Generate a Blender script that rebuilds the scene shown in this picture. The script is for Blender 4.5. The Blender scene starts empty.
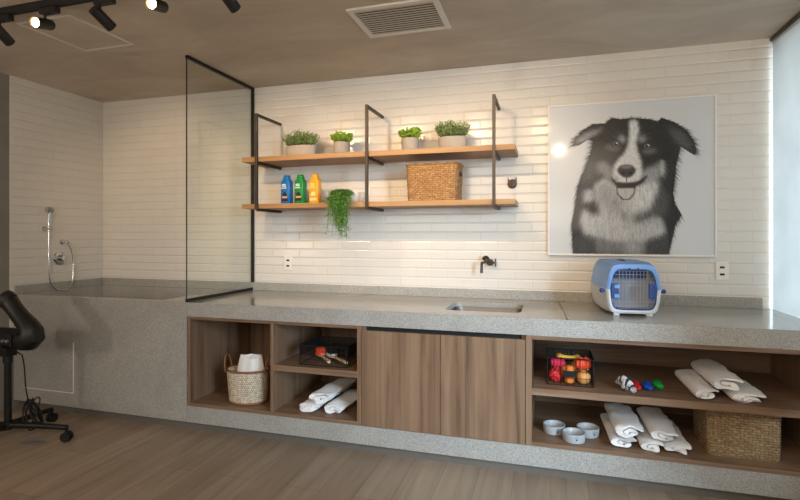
import bpy, bmesh, math, random
import numpy as np
from mathutils import Vector, Matrix

random.seed(7)
PI = math.pi
SC = bpy.context.scene
COL = SC.collection

# ------------------------------------------------------------------ materials
def new_mat(name):
    m = bpy.data.materials.new(name)
    m.use_nodes = True
    nt = m.node_tree
    return m, nt, nt.nodes['Principled BSDF']

def N(nt, t, **kw):
    n = nt.nodes.new(t)
    for k, v in kw.items():
        setattr(n, k, v)
    return n

def srgb(r, g, b):
    def f(c):
        c /= 255.0
        return c / 12.92 if c <= .04045 else ((c + .055) / 1.055) ** 2.4
    return (f(r), f(g), f(b), 1)

def ramp(nt, stops):
    n = N(nt, 'ShaderNodeValToRGB')
    e = n.color_ramp.elements
    while len(e) < len(stops):
        e.new(.5)
    for el, (p, c) in zip(e, stops):
        el.position = p
        el.color = c
    return n

def simple(name, col, rough=.5, metal=0, var=.08, scale=30, bump=0, coat=0, trans=0, emit=None, sheen=0):
    m, nt, b = new_mat(name)
    tc = N(nt, 'ShaderNodeTexCoord')
    nz = N(nt, 'ShaderNodeTexNoise')
    nz.inputs['Scale'].default_value = scale
    nz.inputs['Detail'].default_value = 4
    nt.links.new(tc.outputs['Object'], nz.inputs['Vector'])
    lo = tuple(max(0, c * (1 - var)) for c in col[:3]) + (1,)
    hi = tuple(min(1, c * (1 + var)) for c in col[:3]) + (1,)
    rp = ramp(nt, [(.3, lo), (.7, hi)])
    nt.links.new(nz.outputs['Fac'], rp.inputs['Fac'])
    nt.links.new(rp.outputs['Color'], b.inputs['Base Color'])
    b.inputs['Roughness'].default_value = rough
    b.inputs['Metallic'].default_value = metal
    b.inputs['Coat Weight'].default_value = coat
    b.inputs['Transmission Weight'].default_value = trans
    if sheen:
        b.inputs['Sheen Weight'].default_value = sheen
    if emit:
        b.inputs['Emission Color'].default_value = emit[0]
        b.inputs['Emission Strength'].default_value = emit[1]
    if bump:
        bp = N(nt, 'ShaderNodeBump')
        bp.inputs['Strength'].default_value = bump
        bp.inputs['Distance'].default_value = .005
        nt.links.new(nz.outputs['Fac'], bp.inputs['Height'])
        nt.links.new(bp.outputs['Normal'], b.inputs['Normal'])
    return m

def tile_mat(name, axis):
    m, nt, b = new_mat(name)
    tc = N(nt, 'ShaderNodeTexCoord')
    sp = N(nt, 'ShaderNodeSeparateXYZ')
    cb = N(nt, 'ShaderNodeCombineXYZ')
    L = nt.links.new
    L(tc.outputs['Object'], sp.inputs[0])
    L(sp.outputs[axis], cb.inputs[0])
    L(sp.outputs['Z'], cb.inputs[1])
    def brick(mortar, smooth, c1, c2, cm):
        br = N(nt, 'ShaderNodeTexBrick')
        br.inputs['Scale'].default_value = 1
        br.inputs['Brick Width'].default_value = .24
        br.inputs['Row Height'].default_value = .067
        br.inputs['Mortar Size'].default_value = mortar
        br.inputs['Mortar Smooth'].default_value = smooth
        br.inputs['Color1'].default_value = c1
        br.inputs['Color2'].default_value = c2
        br.inputs['Mortar'].default_value = cm
        br.inputs['Bias'].default_value = 0
        L(cb.outputs[0], br.inputs['Vector'])
        return br
    b1 = brick(.0010, .1, srgb(216, 212, 205), srgb(213, 209, 202), srgb(208, 204, 196))
    b2 = brick(.009, 1.0, (1, 1, 1, 1), (1, 1, 1, 1), (0, 0, 0, 1))
    L(b1.outputs['Color'], b.inputs['Base Color'])
    b.inputs['Roughness'].default_value = .22
    nz = N(nt, 'ShaderNodeTexNoise')
    nz.inputs['Scale'].default_value = 9
    L(tc.outputs['Object'], nz.inputs['Vector'])
    ad = N(nt, 'ShaderNodeMath', operation='MULTIPLY_ADD')
    ad.inputs[1].default_value = .25
    L(nz.outputs['Fac'], ad.inputs[0])
    dv = N(nt, 'ShaderNodeMath', operation='DIVIDE'); dv.inputs[1].default_value = .067
    L(sp.outputs['Z'], dv.inputs[0])
    frc = N(nt, 'ShaderNodeMath', operation='FRACT'); L(dv.outputs[0], frc.inputs[0])
    sb = N(nt, 'ShaderNodeMath', operation='SUBTRACT'); sb.inputs[1].default_value = .5
    L(frc.outputs[0], sb.inputs[0])
    ab = N(nt, 'ShaderNodeMath', operation='ABSOLUTE'); L(sb.outputs[0], ab.inputs[0])
    mr = N(nt, 'ShaderNodeMapRange')
    mr.inputs['From Min'].default_value = .36; mr.inputs['From Max'].default_value = .5
    mr.inputs['To Min'].default_value = 1.0; mr.inputs['To Max'].default_value = 0
    L(ab.outputs[0], mr.inputs['Value'])
    sub = N(nt, 'ShaderNodeMath', operation='MULTIPLY_ADD')
    sub.inputs[1].default_value = -.6
    L(b2.outputs['Fac'], sub.inputs[0])
    L(mr.outputs['Result'], sub.inputs[2])
    L(sub.outputs[0], ad.inputs[2])
    bp = N(nt, 'ShaderNodeBump')
    bp.inputs['Strength'].default_value = .42
    bp.inputs['Distance'].default_value = .005
    L(ad.outputs[0], bp.inputs['Height'])
    L(bp.outputs['Normal'], b.inputs['Normal'])
    return m

def concrete_mat(name, c1, c2, rough=.75, scale=1.3, stretch=(1, 1, 1), bump=.08):
    m, nt, b = new_mat(name)
    L = nt.links.new
    tc = N(nt, 'ShaderNodeTexCoord')
    mp = N(nt, 'ShaderNodeMapping')
    mp.inputs['Scale'].default_value = stretch
    L(tc.outputs['Object'], mp.inputs['Vector'])
    n1 = N(nt, 'ShaderNodeTexNoise')
    n1.inputs['Scale'].default_value = scale
    n1.inputs['Detail'].default_value = 9
    n1.inputs['Roughness'].default_value = .62
    n1.inputs['Distortion'].default_value = .6
    L(mp.outputs['Vector'], n1.inputs['Vector'])
    rp = ramp(nt, [(.28, c1), (.72, c2)])
    L(n1.outputs['Fac'], rp.inputs['Fac'])
    L(rp.outputs['Color'], b.inputs['Base Color'])
    b.inputs['Roughness'].default_value = rough
    bp = N(nt, 'ShaderNodeBump')
    bp.inputs['Strength'].default_value = bump
    bp.inputs['Distance'].default_value = .02
    L(n1.outputs['Fac'], bp.inputs['Height'])
    L(bp.outputs['Normal'], b.inputs['Normal'])
    return m

def granite_mat(name):
    m, nt, b = new_mat(name)
    L = nt.links.new
    tc = N(nt, 'ShaderNodeTexCoord')
    n1 = N(nt, 'ShaderNodeTexNoise')
    n1.inputs['Scale'].default_value = 150
    n1.inputs['Detail'].default_value = 5
    n1.inputs['Roughness'].default_value = .7
    L(tc.outputs['Object'], n1.inputs['Vector'])
    n2 = N(nt, 'ShaderNodeTexNoise')
    n2.inputs['Scale'].default_value = 3.2
    n2.inputs['Detail'].default_value = 6
    n2.inputs['Distortion'].default_value = 1.4
    L(tc.outputs['Object'], n2.inputs['Vector'])
    r1 = ramp(nt, [(.30, srgb(112, 110, 105)), (.44, srgb(151, 149, 143)), (.56, srgb(166, 164, 158)), (.70, srgb(190, 188, 182))])
    L(n1.outputs['Fac'], r1.inputs['Fac'])
    r2 = ramp(nt, [(.35, (.86, .855, .85, 1)), (.65, (1.0, 1.0, 1.0, 1))])
    L(n2.outputs['Fac'], r2.inputs['Fac'])
    mx = N(nt, 'ShaderNodeMix', data_type='RGBA', blend_type='MULTIPLY')
    mx.inputs['Factor'].default_value = .8
    L(r1.outputs['Color'], mx.inputs['A'])
    L(r2.outputs['Color'], mx.inputs['B'])
    L(mx.outputs['Result'], b.inputs['Base Color'])
    # polished top, honed front
    ge = N(nt, 'ShaderNodeNewGeometry')
    sp = N(nt, 'ShaderNodeSeparateXYZ')
    L(ge.outputs['Normal'], sp.inputs[0])
    mr = N(nt, 'ShaderNodeMapRange')
    mr.inputs['From Min'].default_value = .5
    mr.inputs['From Max'].default_value = .95
    mr.inputs['To Min'].default_value = .5
    mr.inputs['To Max'].default_value = .14
    L(sp.outputs['Z'], mr.inputs['Value'])
    L(mr.outputs['Result'], b.inputs['Roughness'])
    return m

def wood_mat(name, cols, axis='Z', scale=1.0, rough=.45):
    """cols dark->light; axis = the grain's direction"""
    m, nt, b = new_mat(name)
    L = nt.links.new
    tc = N(nt, 'ShaderNodeTexCoord')
    mp = N(nt, 'ShaderNodeMapping')
    s = [22 * scale, 22 * scale, 22 * scale]
    s['XYZ'.index(axis)] = .9 * scale
    mp.inputs['Scale'].default_value = s
    L(tc.outputs['Object'], mp.inputs['Vector'])
    n1 = N(nt, 'ShaderNodeTexNoise')
    n1.inputs['Scale'].default_value = 1
    n1.inputs['Detail'].default_value = 7
    n1.inputs['Roughness'].default_value = .65
    n1.inputs['Distortion'].default_value = .5
    L(mp.outputs['Vector'], n1.inputs['Vector'])
    k = len(cols)
    rp = ramp(nt, [(.3 + .4 * i / (k - 1), c) for i, c in enumerate(cols)])
    L(n1.outputs['Fac'], rp.inputs['Fac'])
    L(rp.outputs['Color'], b.inputs['Base Color'])
    b.inputs['Roughness'].default_value = rough
    bp = N(nt, 'ShaderNodeBump')
    bp.inputs['Strength'].default_value = .06
    bp.inputs['Distance'].default_value = .004
    L(n1.outputs['Fac'], bp.inputs['Height'])
    L(bp.outputs['Normal'], b.inputs['Normal'])
    return m

def floor_mat():
    m, nt, b = new_mat('floor_planks')
    L = nt.links.new
    tc = N(nt, 'ShaderNodeTexCoord')
    sp = N(nt, 'ShaderNodeSeparateXYZ')
    cb = N(nt, 'ShaderNodeCombineXYZ')
    L(tc.outputs['Object'], sp.inputs[0])
    L(sp.outputs['Y'], cb.inputs[0])
    L(sp.outputs['X'], cb.inputs[1])
    br = N(nt, 'ShaderNodeTexBrick')
    br.offset = .37
    br.inputs['Scale'].default_value = 1
    br.inputs['Brick Width'].default_value = 1.25
    br.inputs['Row Height'].default_value = .19
    br.inputs['Mortar Size'].default_value = .0012
    br.inputs['Mortar Smooth'].default_value = .2
    br.inputs['Color1'].default_value = srgb(142, 125, 107)
    br.inputs['Color2'].default_value = srgb(166, 148, 129)
    br.inputs['Mortar'].default_value = srgb(98, 84, 70)
    L(cb.outputs[0], br.inputs['Vector'])
    mp = N(nt, 'ShaderNodeMapping')
    mp.inputs['Scale'].default_value = (16, 1.1, 1)
    L(tc.outputs['Object'], mp.inputs['Vector'])
    n1 = N(nt, 'ShaderNodeTexNoise')
    n1.inputs['Scale'].default_value = 1
    n1.inputs['Detail'].default_value = 8
    n1.inputs['Roughness'].default_value = .6
    n1.inputs['Distortion'].default_value = .8
    L(mp.outputs['Vector'], n1.inputs['Vector'])
    rp = ramp(nt, [(.3, (.72, .70, .68, 1)), (.5, (.95, .95, .95, 1)), (.72, (1.12, 1.1, 1.08, 1))])
    L(n1.outputs['Fac'], rp.inputs['Fac'])
    mx = N(nt, 'ShaderNodeMix', data_type='RGBA', blend_type='MULTIPLY')
    mx.inputs['Factor'].default_value = 1
    L(br.outputs['Color'], mx.inputs['A'])
    L(rp.outputs['Color'], mx.inputs['B'])
    L(mx.outputs['Result'], b.inputs['Base Color'])
    b.inputs['Roughness'].default_value = .42
    bp = N(nt, 'ShaderNodeBump')
    bp.inputs['Strength'].default_value = .1
    bp.inputs['Distance'].default_value = .003
    L(n1.outputs['Fac'], bp.inputs['Height'])
    L(bp.outputs['Normal'], b.inputs['Normal'])
    return m

def weave_mat(name, c1, c2, c3, w=.03, h=.012, wob=.016):
    m, nt, b = new_mat(name)
    L = nt.links.new
    uv = N(nt, 'ShaderNodeUVMap')
    tc = N(nt, 'ShaderNodeTexCoord')
    nz = N(nt, 'ShaderNodeTexNoise')
    nz.inputs['Scale'].default_value = 60
    nz.inputs['Detail'].default_value = 4
    L(tc.outputs['Object'], nz.inputs['Vector'])
    br = N(nt, 'ShaderNodeTexBrick')
    br.inputs['Scale'].default_value = 1
    br.inputs['Brick Width'].default_value = w
    br.inputs['Row Height'].default_value = h
    br.inputs['Mortar Size'].default_value = h * .14
    br.inputs['Mortar Smooth'].default_value = .8
    br.inputs['Color1'].default_value = c1
    br.inputs['Color2'].default_value = c2
    br.inputs['Mortar'].default_value = c3
    nd = N(nt, 'ShaderNodeTexNoise')
    nd.inputs['Scale'].default_value = 38
    L(tc.outputs['Object'], nd.inputs['Vector'])
    vm = N(nt, 'ShaderNodeVectorMath', operation='MULTIPLY_ADD')
    vm.inputs[1].default_value = (wob, wob, 0)
    L(nd.outputs['Color'], vm.inputs[0])
    L(uv.outputs[0], vm.inputs[2])
    L(vm.outputs[0], br.inputs['Vector'])
    rp = ramp(nt, [(.3, (.62, .6, .58, 1)), (.7, (1.15, 1.12, 1.08, 1))])
    L(nz.outputs['Fac'], rp.inputs['Fac'])
    mx = N(nt, 'ShaderNodeMix', data_type='RGBA', blend_type='MULTIPLY')
    mx.inputs['Factor'].default_value = 1
    L(br.outputs['Color'], mx.inputs['A'])
    L(rp.outputs['Color'], mx.inputs['B'])
    L(mx.outputs['Result'], b.inputs['Base Color'])
    b.inputs['Roughness'].default_value = .75
    sub = N(nt, 'ShaderNodeMath', operation='SUBTRACT')
    sub.inputs[0].default_value = 1
    L(br.outputs['Fac'], sub.inputs[1])
    bp = N(nt, 'ShaderNodeBump')
    bp.inputs['Strength'].default_value = .7
    bp.inputs['Distance'].default_value = .004
    L(sub.outputs[0], bp.inputs['Height'])
    L(bp.outputs['Normal'], b.inputs['Normal'])
    return m

def glass_mat(name, tint=(.955, .975, .96, 1)):
    m, nt, b = new_mat(name)
    L = nt.links.new
    out = nt.nodes['Material Output']
    nt.nodes.remove(b)
    tr = N(nt, 'ShaderNodeBsdfTransparent')
    tr.inputs['Color'].default_value = tint
    gl = N(nt, 'ShaderNodeBsdfGlossy')
    gl.inputs['Roughness'].default_value = .02
    lw = N(nt, 'ShaderNodeLayerWeight')
    lw.inputs['Blend'].default_value = .5
    pw = N(nt, 'ShaderNodeMath', operation='POWER')
    pw.inputs[1].default_value = 4
    L(lw.outputs['Facing'], pw.inputs[0])
    fr = N(nt, 'ShaderNodeMath', operation='MULTIPLY_ADD')
    fr.inputs[1].default_value = .5
    fr.inputs[2].default_value = .03
    L(pw.outputs[0], fr.inputs[0])
    mx = N(nt, 'ShaderNodeMixShader')
    L(fr.outputs[0], mx.inputs[0])
    L(tr.outputs[0], mx.inputs[1])
    L(gl.outputs[0], mx.inputs[2])
    L(mx.outputs[0], out.inputs['Surface'])
    return m

def blind_mat():
    m, nt, b = new_mat('blind_fabric')
    L = nt.links.new
    out = nt.nodes['Material Output']
    nt.nodes.remove(b)
    tc = N(nt, 'ShaderNodeTexCoord')
    nz = N(nt, 'ShaderNodeTexNoise')
    nz.inputs['Scale'].default_value = 4
    L(tc.outputs['Object'], nz.inputs['Vector'])
    rp = ramp(nt, [(.3, srgb(224, 228, 230)), (.7, srgb(234, 237, 238))])
    L(nz.outputs['Fac'], rp.inputs['Fac'])
    df = N(nt, 'ShaderNodeBsdfDiffuse')
    tl = N(nt, 'ShaderNodeBsdfTranslucent')
    L(rp.outputs['Color'], df.inputs['Color'])
    L(rp.outputs['Color'], tl.inputs['Color'])
    mx = N(nt, 'ShaderNodeMixShader')
    mx.inputs[0].default_value = .5
    L(df.outputs[0], mx.inputs[1])
    L(tl.outputs[0], mx.inputs[2])
    L(mx.outputs[0], out.inputs['Surface'])
    return m

M = {}
M['tile_back'] = tile_mat('white_metro_tile', 'X')
M['tile_left'] = tile_mat('white_metro_tile_side', 'Y')
M['ceiling'] = concrete_mat('ceiling_cement', srgb(172, 159, 143), srgb(208, 196, 179), .8, 1.1, (1, 2.2, 1))
M['greywall'] = concrete_mat('grey_cement_wall', srgb(120, 117, 111), srgb(142, 139, 132), .8, 1.3)
M['floor'] = floor_mat()
M['granite'] = granite_mat('grey_granite')
WC = [srgb(88, 67, 51), srgb(118, 92, 71), srgb(133, 106, 83), srgb(146, 119, 95)]
M['wood_v'] = wood_mat('walnut_vertical', WC, 'Z')
M['wood_h'] = wood_mat('walnut_horizontal', WC, 'X')
M['wood_d'] = wood_mat('walnut_depth', WC, 'Y')
M['shelfwood'] = wood_mat('honey_oak', [srgb(142, 104, 64), srgb(168, 128, 84), srgb(182, 142, 98)], 'X', 1.0, .5)
M['black_metal'] = simple('black_metal', srgb(24, 23, 22), .45, .3, .1)
M['frame_metal'] = simple('dark_bronze_metal', srgb(70, 64, 57), .45, .5, .08)
M['track_black'] = simple('matt_black', srgb(24, 24, 24), .5, 0, .1)
M['lamp_on'] = simple('lamp_lens_on', srgb(255, 226, 170), .3, 0, .02, emit=(srgb(255, 205, 130), 16))
M['lamp_dim'] = simple('lamp_lens', srgb(255, 226, 170), .3, 0, .02, emit=(srgb(255, 205, 130), 6))
M['chrome'] = simple('chrome', srgb(205, 205, 205), .12, 1, .03)
M['steel'] = simple('brushed_steel', srgb(116, 114, 111), .46, 1, .08, 80)
M['dark_steel'] = simple('dark_gunmetal', srgb(82, 78, 73), .35, .9, .08)
M['glass'] = glass_mat('clear_glass')
M['white_plastic'] = simple('white_plastic', srgb(226, 222, 214), .35, 0, .02)
M['white_metal'] = simple('white_painted_metal', srgb(214, 210, 202), .4, 0, .03)
M['grille_slat'] = simple('grille_slat_paint', srgb(182, 176, 166), .45, 0, .04)
M['dark'] = simple('dark_cavity', srgb(20, 19, 18), .8, 0, .1)
M['blind'] = blind_mat()
M['alu'] = simple('dark_aluminium', srgb(70, 70, 70), .4, .6, .05)
M['towel'] = simple('white_terry', srgb(236, 236, 236), .95, 0, .05, 260, .6, sheen=.4)
M['towel_warm'] = simple('white_terry_stitched', srgb(232, 229, 224), .95, 0, .05, 260, .6, sheen=.4)
M['pot'] = simple('grey_cement_pot', srgb(170, 160, 149), .8, 0, .06, 25, .15)
M['pot_white'] = simple('white_ceramic_bowl', srgb(226, 224, 220), .35, 0, .02)
M['soil'] = simple('dark_soil', srgb(58, 44, 34), .95, 0, .3, 80, .5)
M['leaf_grey'] = simple('sage_leaf', srgb(146, 168, 104), .55, 0, .35, 30)
M['leaf_lime'] = simple('lime_leaf', srgb(156, 190, 66), .5, 0, .35, 35)
M['leaf_fern'] = simple('fern_leaf', srgb(120, 170, 80), .55, 0, .35, 25)
M['stem'] = simple('plant_stem', srgb(92, 104, 58), .7, 0, .15)
M['seagrass'] = weave_mat('golden_seagrass', srgb(196, 152, 98), srgb(172, 128, 80), srgb(92, 62, 36), .034, .013)
M['seagrass_dk'] = weave_mat('brown_seagrass', srgb(172, 146, 108), srgb(146, 120, 88), srgb(78, 60, 42), .034, .013)
M['cane'] = weave_mat('cream_cane_weave', srgb(236, 226, 206), srgb(226, 212, 190), srgb(150, 128, 102), .013, .013, .002)
M['rattan'] = simple('brown_rattan', srgb(128, 84, 52), .6, 0, .2, 60, .3)
M['carrier_blue'] = simple('light_blue_plastic', srgb(112, 156, 216), .4, 0, .04)
M['carrier_grey'] = simple('pale_grey_plastic', srgb(206, 210, 215), .45, 0, .03)
M['carrier_navy'] = simple('navy_plastic', srgb(28, 62, 130), .4, 0, .06)
M['wire_grey'] = simple('grey_wire', srgb(176, 186, 200), .4, .4, .05)
M['wire_black'] = simple('black_wire', srgb(22, 22, 24), .45, .3, .1)
M['carrier_in'] = simple('carrier_interior_grey', srgb(168, 174, 186), .7, 0, .06)
M['ceramic'] = simple('white_ceramic', srgb(164, 169, 173), .35, 0, .02)
M['grey_print'] = simple('grey_print', srgb(90, 96, 104), .5, 0, .05)
M['red'] = simple('red_rubber', srgb(206, 40, 44), .45, 0, .1)
M['orange_red'] = simple('coral_rubber', srgb(232, 82, 52), .45, 0, .1)
M['orange'] = simple('orange_rubber', srgb(232, 130, 52), .5, 0, .12)
M['tan'] = simple('tan_leather', srgb(220, 160, 92), .6, 0, .15)
M['pink'] = simple('crimson_rubber', srgb(200, 40, 78), .45, 0, .1)
M['yellow'] = simple('yellow_rubber', srgb(222, 176, 60), .5, 0, .1)
M['blue'] = simple('blue_rubber', srgb(28, 84, 190), .45, 0, .1)
M['green'] = simple('green_rubber', srgb(24, 160, 70), .45, 0, .1)
M['rope_white'] = simple('white_cotton_rope', srgb(212, 216, 222), .9, 0, .1, 120, .5)
M['rope_dark'] = simple('navy_cotton_rope', srgb(32, 38, 62), .9, 0, .15, 120, .5)
M['bottle_blue'] = simple('blue_bottle_plastic', srgb(20, 108, 178), .3, 0, .04)
M['bottle_green'] = simple('green_bottle_plastic', srgb(22, 134, 58), .3, 0, .04)
M['bottle_yellow'] = simple('yellow_bottle_plastic', srgb(240, 166, 34), .3, 0, .04)
M['label_light'] = simple('pale_label_print', srgb(214, 228, 226), .5, 0, .04)
M['label_dark'] = simple('dark_label_print', srgb(40, 36, 48), .5, 0, .1)
M['label_tan'] = simple('tan_label_print', srgb(214, 160, 104), .5, 0, .1)
M['label_cream'] = simple('cream_label_print', srgb(250, 222, 140), .5, 0, .05)
M['brush_wood'] = simple('pale_brush_wood', srgb(214, 188, 150), .5, 0, .08, 40)
M['bristle'] = simple('black_bristle', srgb(22, 20, 20), .8, 0, .2)
M['black_plastic'] = simple('black_plastic', srgb(8, 8, 8), .5, 0, .1)
M['rubber'] = simple('black_rubber', srgb(17, 17, 18), .6, 0, .1)
M['kick'] = concrete_mat('shadowed_kick_granite', srgb(92, 86, 78), srgb(106, 99, 90), .8)  # granite darkened: the shade under the plinth is put into the colour
M['grey_plastic'] = simple('grey_plastic', srgb(110, 112, 110), .4, 0, .06)
M['pic_frame'] = simple('white_picture_frame', srgb(224, 222, 218), .4, 0, .02)

# ------------------------------------------------------------------ mesh builder
class MB:
    def __init__(s):
        s.v = []; s.f = []; s.uv = {}; s.mi = {}
    def add(s, vs, fs, uvs=None, mi=0):
        o = len(s.v)
        s.v += [tuple(p) for p in vs]
        for k, f in enumerate(fs):
            if uvs:
                s.uv[len(s.f)] = uvs[k]
            if mi:
                s.mi[len(s.f)] = mi
            s.f.append(tuple(i + o for i in f))
        return s
    def box(s, x0, x1, y0, y1, z0, z1, bev=0, mi=0):
        if bev <= 0:
            vs = [(x, y, z) for z in (z0, z1) for y in (y0, y1) for x in (x0, x1)]
            fs = [(0, 2, 3, 1), (4, 5, 7, 6), (0, 1, 5, 4), (2, 6, 7, 3), (0, 4, 6, 2), (1, 3, 7, 5)]
            return s.add(vs, fs, mi=mi)
        bm = bmesh.new()
        bmesh.ops.create_cube(bm, size=1)
        for v in bm.verts:
            v.co = Vector(((x0 + x1) / 2 + v.co.x * (x1 - x0), (y0 + y1) / 2 + v.co.y * (y1 - y0), (z0 + z1) / 2 + v.co.z * (z1 - z0)))
        bmesh.ops.bevel(bm, geom=bm.edges[:], offset=bev, segments=2, profile=.6, affect='EDGES')
        return s.bm(bm, mi)
    def bm(s, bm, mi=0):
        bm.verts.index_update()
        s.add([v.co[:] for v in bm.verts], [[v.index for v in f.verts] for f in bm.faces], mi=mi)
        bm.free()
        return s
    def loft(s, loops, cap0=True, cap1=True, closed=True, mi=0):
        n = len(loops[0])
        vs = [p for lp in loops for p in lp]
        fs = []; uvs = []
        acc = [0]
        for j in range(1, n + 1):
            acc.append(acc[-1] + (Vector(loops[0][j % n]) - Vector(loops[0][j - 1])).length)
        h = 0
        for i in range(len(loops) - 1):
            dh = (Vector(loops[i + 1][0]) - Vector(loops[i][0])).length
            for j in range(n if closed else n - 1):
                k = (j + 1) % n
                fs.append((i * n + j, i * n + k, (i + 1) * n + k, (i + 1) * n + j))
                uvs.append([(acc[j], h), (acc[j + 1], h), (acc[j + 1], h + dh), (acc[j], h + dh)])
            h += dh
        if cap0:
            fs.append(tuple(range(n - 1, -1, -1))); uvs.append([(loops[0][j][0], loops[0][j][1]) for j in range(n - 1, -1, -1)])
        if cap1:
            b = (len(loops) - 1) * n
            fs.append(tuple(range(b, b + n))); uvs.append([(loops[-1][j][0], loops[-1][j][1]) for j in range(n)])
        return s.add(vs, fs, uvs, mi)
    def tube(s, pts, r, n=10, caps=True, mi=0, squash=None):
        pts = [Vector(p) for p in pts]
        rs = r if isinstance(r, (list, tuple)) else [r] * len(pts)
        loops = []
        up = None
        for i, p in enumerate(pts):
            if i == 0: t = pts[1] - pts[0]
            elif i == len(pts) - 1: t = pts[-1] - pts[-2]
            else: t = (pts[i + 1] - pts[i]).normalized() + (pts[i] - pts[i - 1]).normalized()
            if t.length < 1e-9: t = Vector((0, 0, 1))
            t.normalize()
            if up is None:
                up = Vector((0, 0, 1)) if abs(t.z) < .9 else Vector((1, 0, 0))
            a = up - t * up.dot(t)
            if a.length < 1e-6:
                a = Vector((1, 0, 0)) - t * t.x
            a.normalize(); up = a
            b = t.cross(a)
            loops.append([p + a * (rs[i] * math.cos(2 * PI * k / n)) + b * (rs[i] * math.sin(2 * PI * k / n)) for k in range(n)])
        return s.loft(loops, caps, caps, mi=mi)
    def lathe(s, prof, n=32, c=(0, 0, 0), sx=1, sy=1, cap0=True, cap1=True, mi=0):
        loops = [[(c[0] + r * sx * math.cos(2 * PI * k / n), c[1] + r * sy * math.sin(2 * PI * k / n), c[2] + z) for k in range(n)] for r, z in prof]
        return s.loft(loops, cap0, cap1, mi=mi)
    def sphere(s, c, r, n=16, m=10, sq=(1, 1, 1), mi=0):
        prof = [(max(1e-4, math.sin(PI * i / m)) * r, -math.cos(PI * i / m) * r) for i in range(m + 1)]
        loops = [[(c[0] + q * sq[0] * math.cos(2 * PI * k / n), c[1] + q * sq[1] * math.sin(2 * PI * k / n), c[2] + z * sq[2]) for k in range(n)] for q, z in prof]
        return s.loft(loops, mi=mi)
    def cyl(s, a, b, r, n=16, mi=0):
        return s.tube([a, b], r, n, mi=mi)
    def xf(s, mat, start=0):
        for i in range(start, len(s.v)):
            s.v[i] = tuple(mat @ Vector(s.v[i]))
        return s
    def build(s, name, mats, parent=None, smooth=True, off=None, angle=40):
        me = bpy.data.meshes.new(name)
        vs = s.v
        if off is not None:
            vs = [(x - off[0], y - off[1], z - off[2]) for x, y, z in vs]
        me.from_pydata(vs, [], s.f)
        if s.uv:
            ul = me.uv_layers.new(name='UVMap')
            for fi, p in enumerate(me.polygons):
                u = s.uv.get(fi)
                if u:
                    for li, c in zip(p.loop_indices, u):
                        ul.data[li].uv = c
        if not isinstance(mats, (list, tuple)):
            mats = [mats]
        for m in mats:
            me.materials.append(m)
        for fi, k in s.mi.items():
            me.polygons[fi].material_index = k
        bm = bmesh.new(); bm.from_mesh(me)
        bmesh.ops.recalc_face_normals(bm, faces=bm.faces[:])
        if smooth:
            for f in bm.faces: f.smooth = True
            for e in bm.edges:
                if len(e.link_faces) == 2 and e.calc_face_angle(0) > math.radians(angle):
                    e.smooth = False
        bm.to_mesh(me); bm.free()
        o = bpy.data.objects.new(name, me)
        COL.objects.link(o)
        if parent: o.parent = parent
        return o

def tag(o, label=None, cat=None, group=None, kind=None):
    if label: o['label'] = label
    if cat: o['category'] = cat
    if group: o['group'] = group
    if kind: o['kind'] = kind
    return o

def thing(name, label, cat, loc=(0, 0, 0), rz=0, group=None):
    o = bpy.data.objects.new(name, None)
    COL.objects.link(o)
    o.location = loc; o.rotation_euler = (0, 0, rz)
    o.empty_display_size = .05
    return tag(o, label, cat, group)

def dup(root, loc=None, rz=None, label=None):
    def rec(o, parent):
        c = o.copy(); COL.objects.link(c)
        c.parent = parent
        for ch in list(o.children): rec(ch, c)
        return c
    r = rec(root, None)
    if loc is not None: r.location = loc
    if rz is not None: r.rotation_euler = (0, 0, rz)
    if label: r['label'] = label
    return r

def struct(o): o['kind'] = 'structure'; return o

# ------------------------------------------------------------------ dimensions
XL, XR = -3.913, 1.345          # left wall, blind plane side
ZC = 2.529                      # ceiling
YF = -.795                      # front of worktop
ZT = .868                       # worktop top
ZA = .775                       # bottom of apron
XG = -2.339                     # glass partition
YB = -6.0

# ------------------------------------------------------------------ the room
struct(MB().box(XL - .15, 3.2, YB, .15, -.1, 0).build('floor', M['floor'], smooth=False))
struct(MB().box(XL - .15, 3.2, YB, .15, ZC, ZC + .12).build('ceiling', M['ceiling'], smooth=False))
struct(MB().box(XL - .15, 1.62, 0, .15, 0, ZC).build('wall_back', M['tile_back'], smooth=False))
wl = MB().box(XL - .15, XL - .008, YB, 0, 0, ZC)
wl.box(XL - .008, XL, -.82, 0, .60, ZC, mi=1)
struct(wl.build('wall_left', [M['greywall'], M['tile_left']], smooth=False))
# right wall: a window from worktop level to the ceiling, behind a roller blind
wr = MB()
wr.box(1.50, 1.62, -2.5, 0, 0, .70)
wr.box(1.50, 1.62, -2.5, 0, 2.46, ZC)
wr.box(1.50, 1.62, -2.5, -2.3, .70, 2.46)
struct(wr.build('wall_right', M['greywall'], smooth=False))
w = struct(MB().box(1.55, 1.558, -2.27, -.03, .73, 2.43).build('window_1', M['glass'], smooth=False))
fr = MB()
for a in ((-2.3, -2.26), (-.04, 0), (-1.17, -1.13)):
    fr.box(1.53, 1.58, a[0], a[1], .70, 2.46)
fr.box(1.53, 1.58, -2.3, 0, .70, .74); fr.box(1.53, 1.58, -2.3, 0, 2.42, 2.46)
fr.build('window_frame', M['alu'], w, smooth=False)

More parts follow.
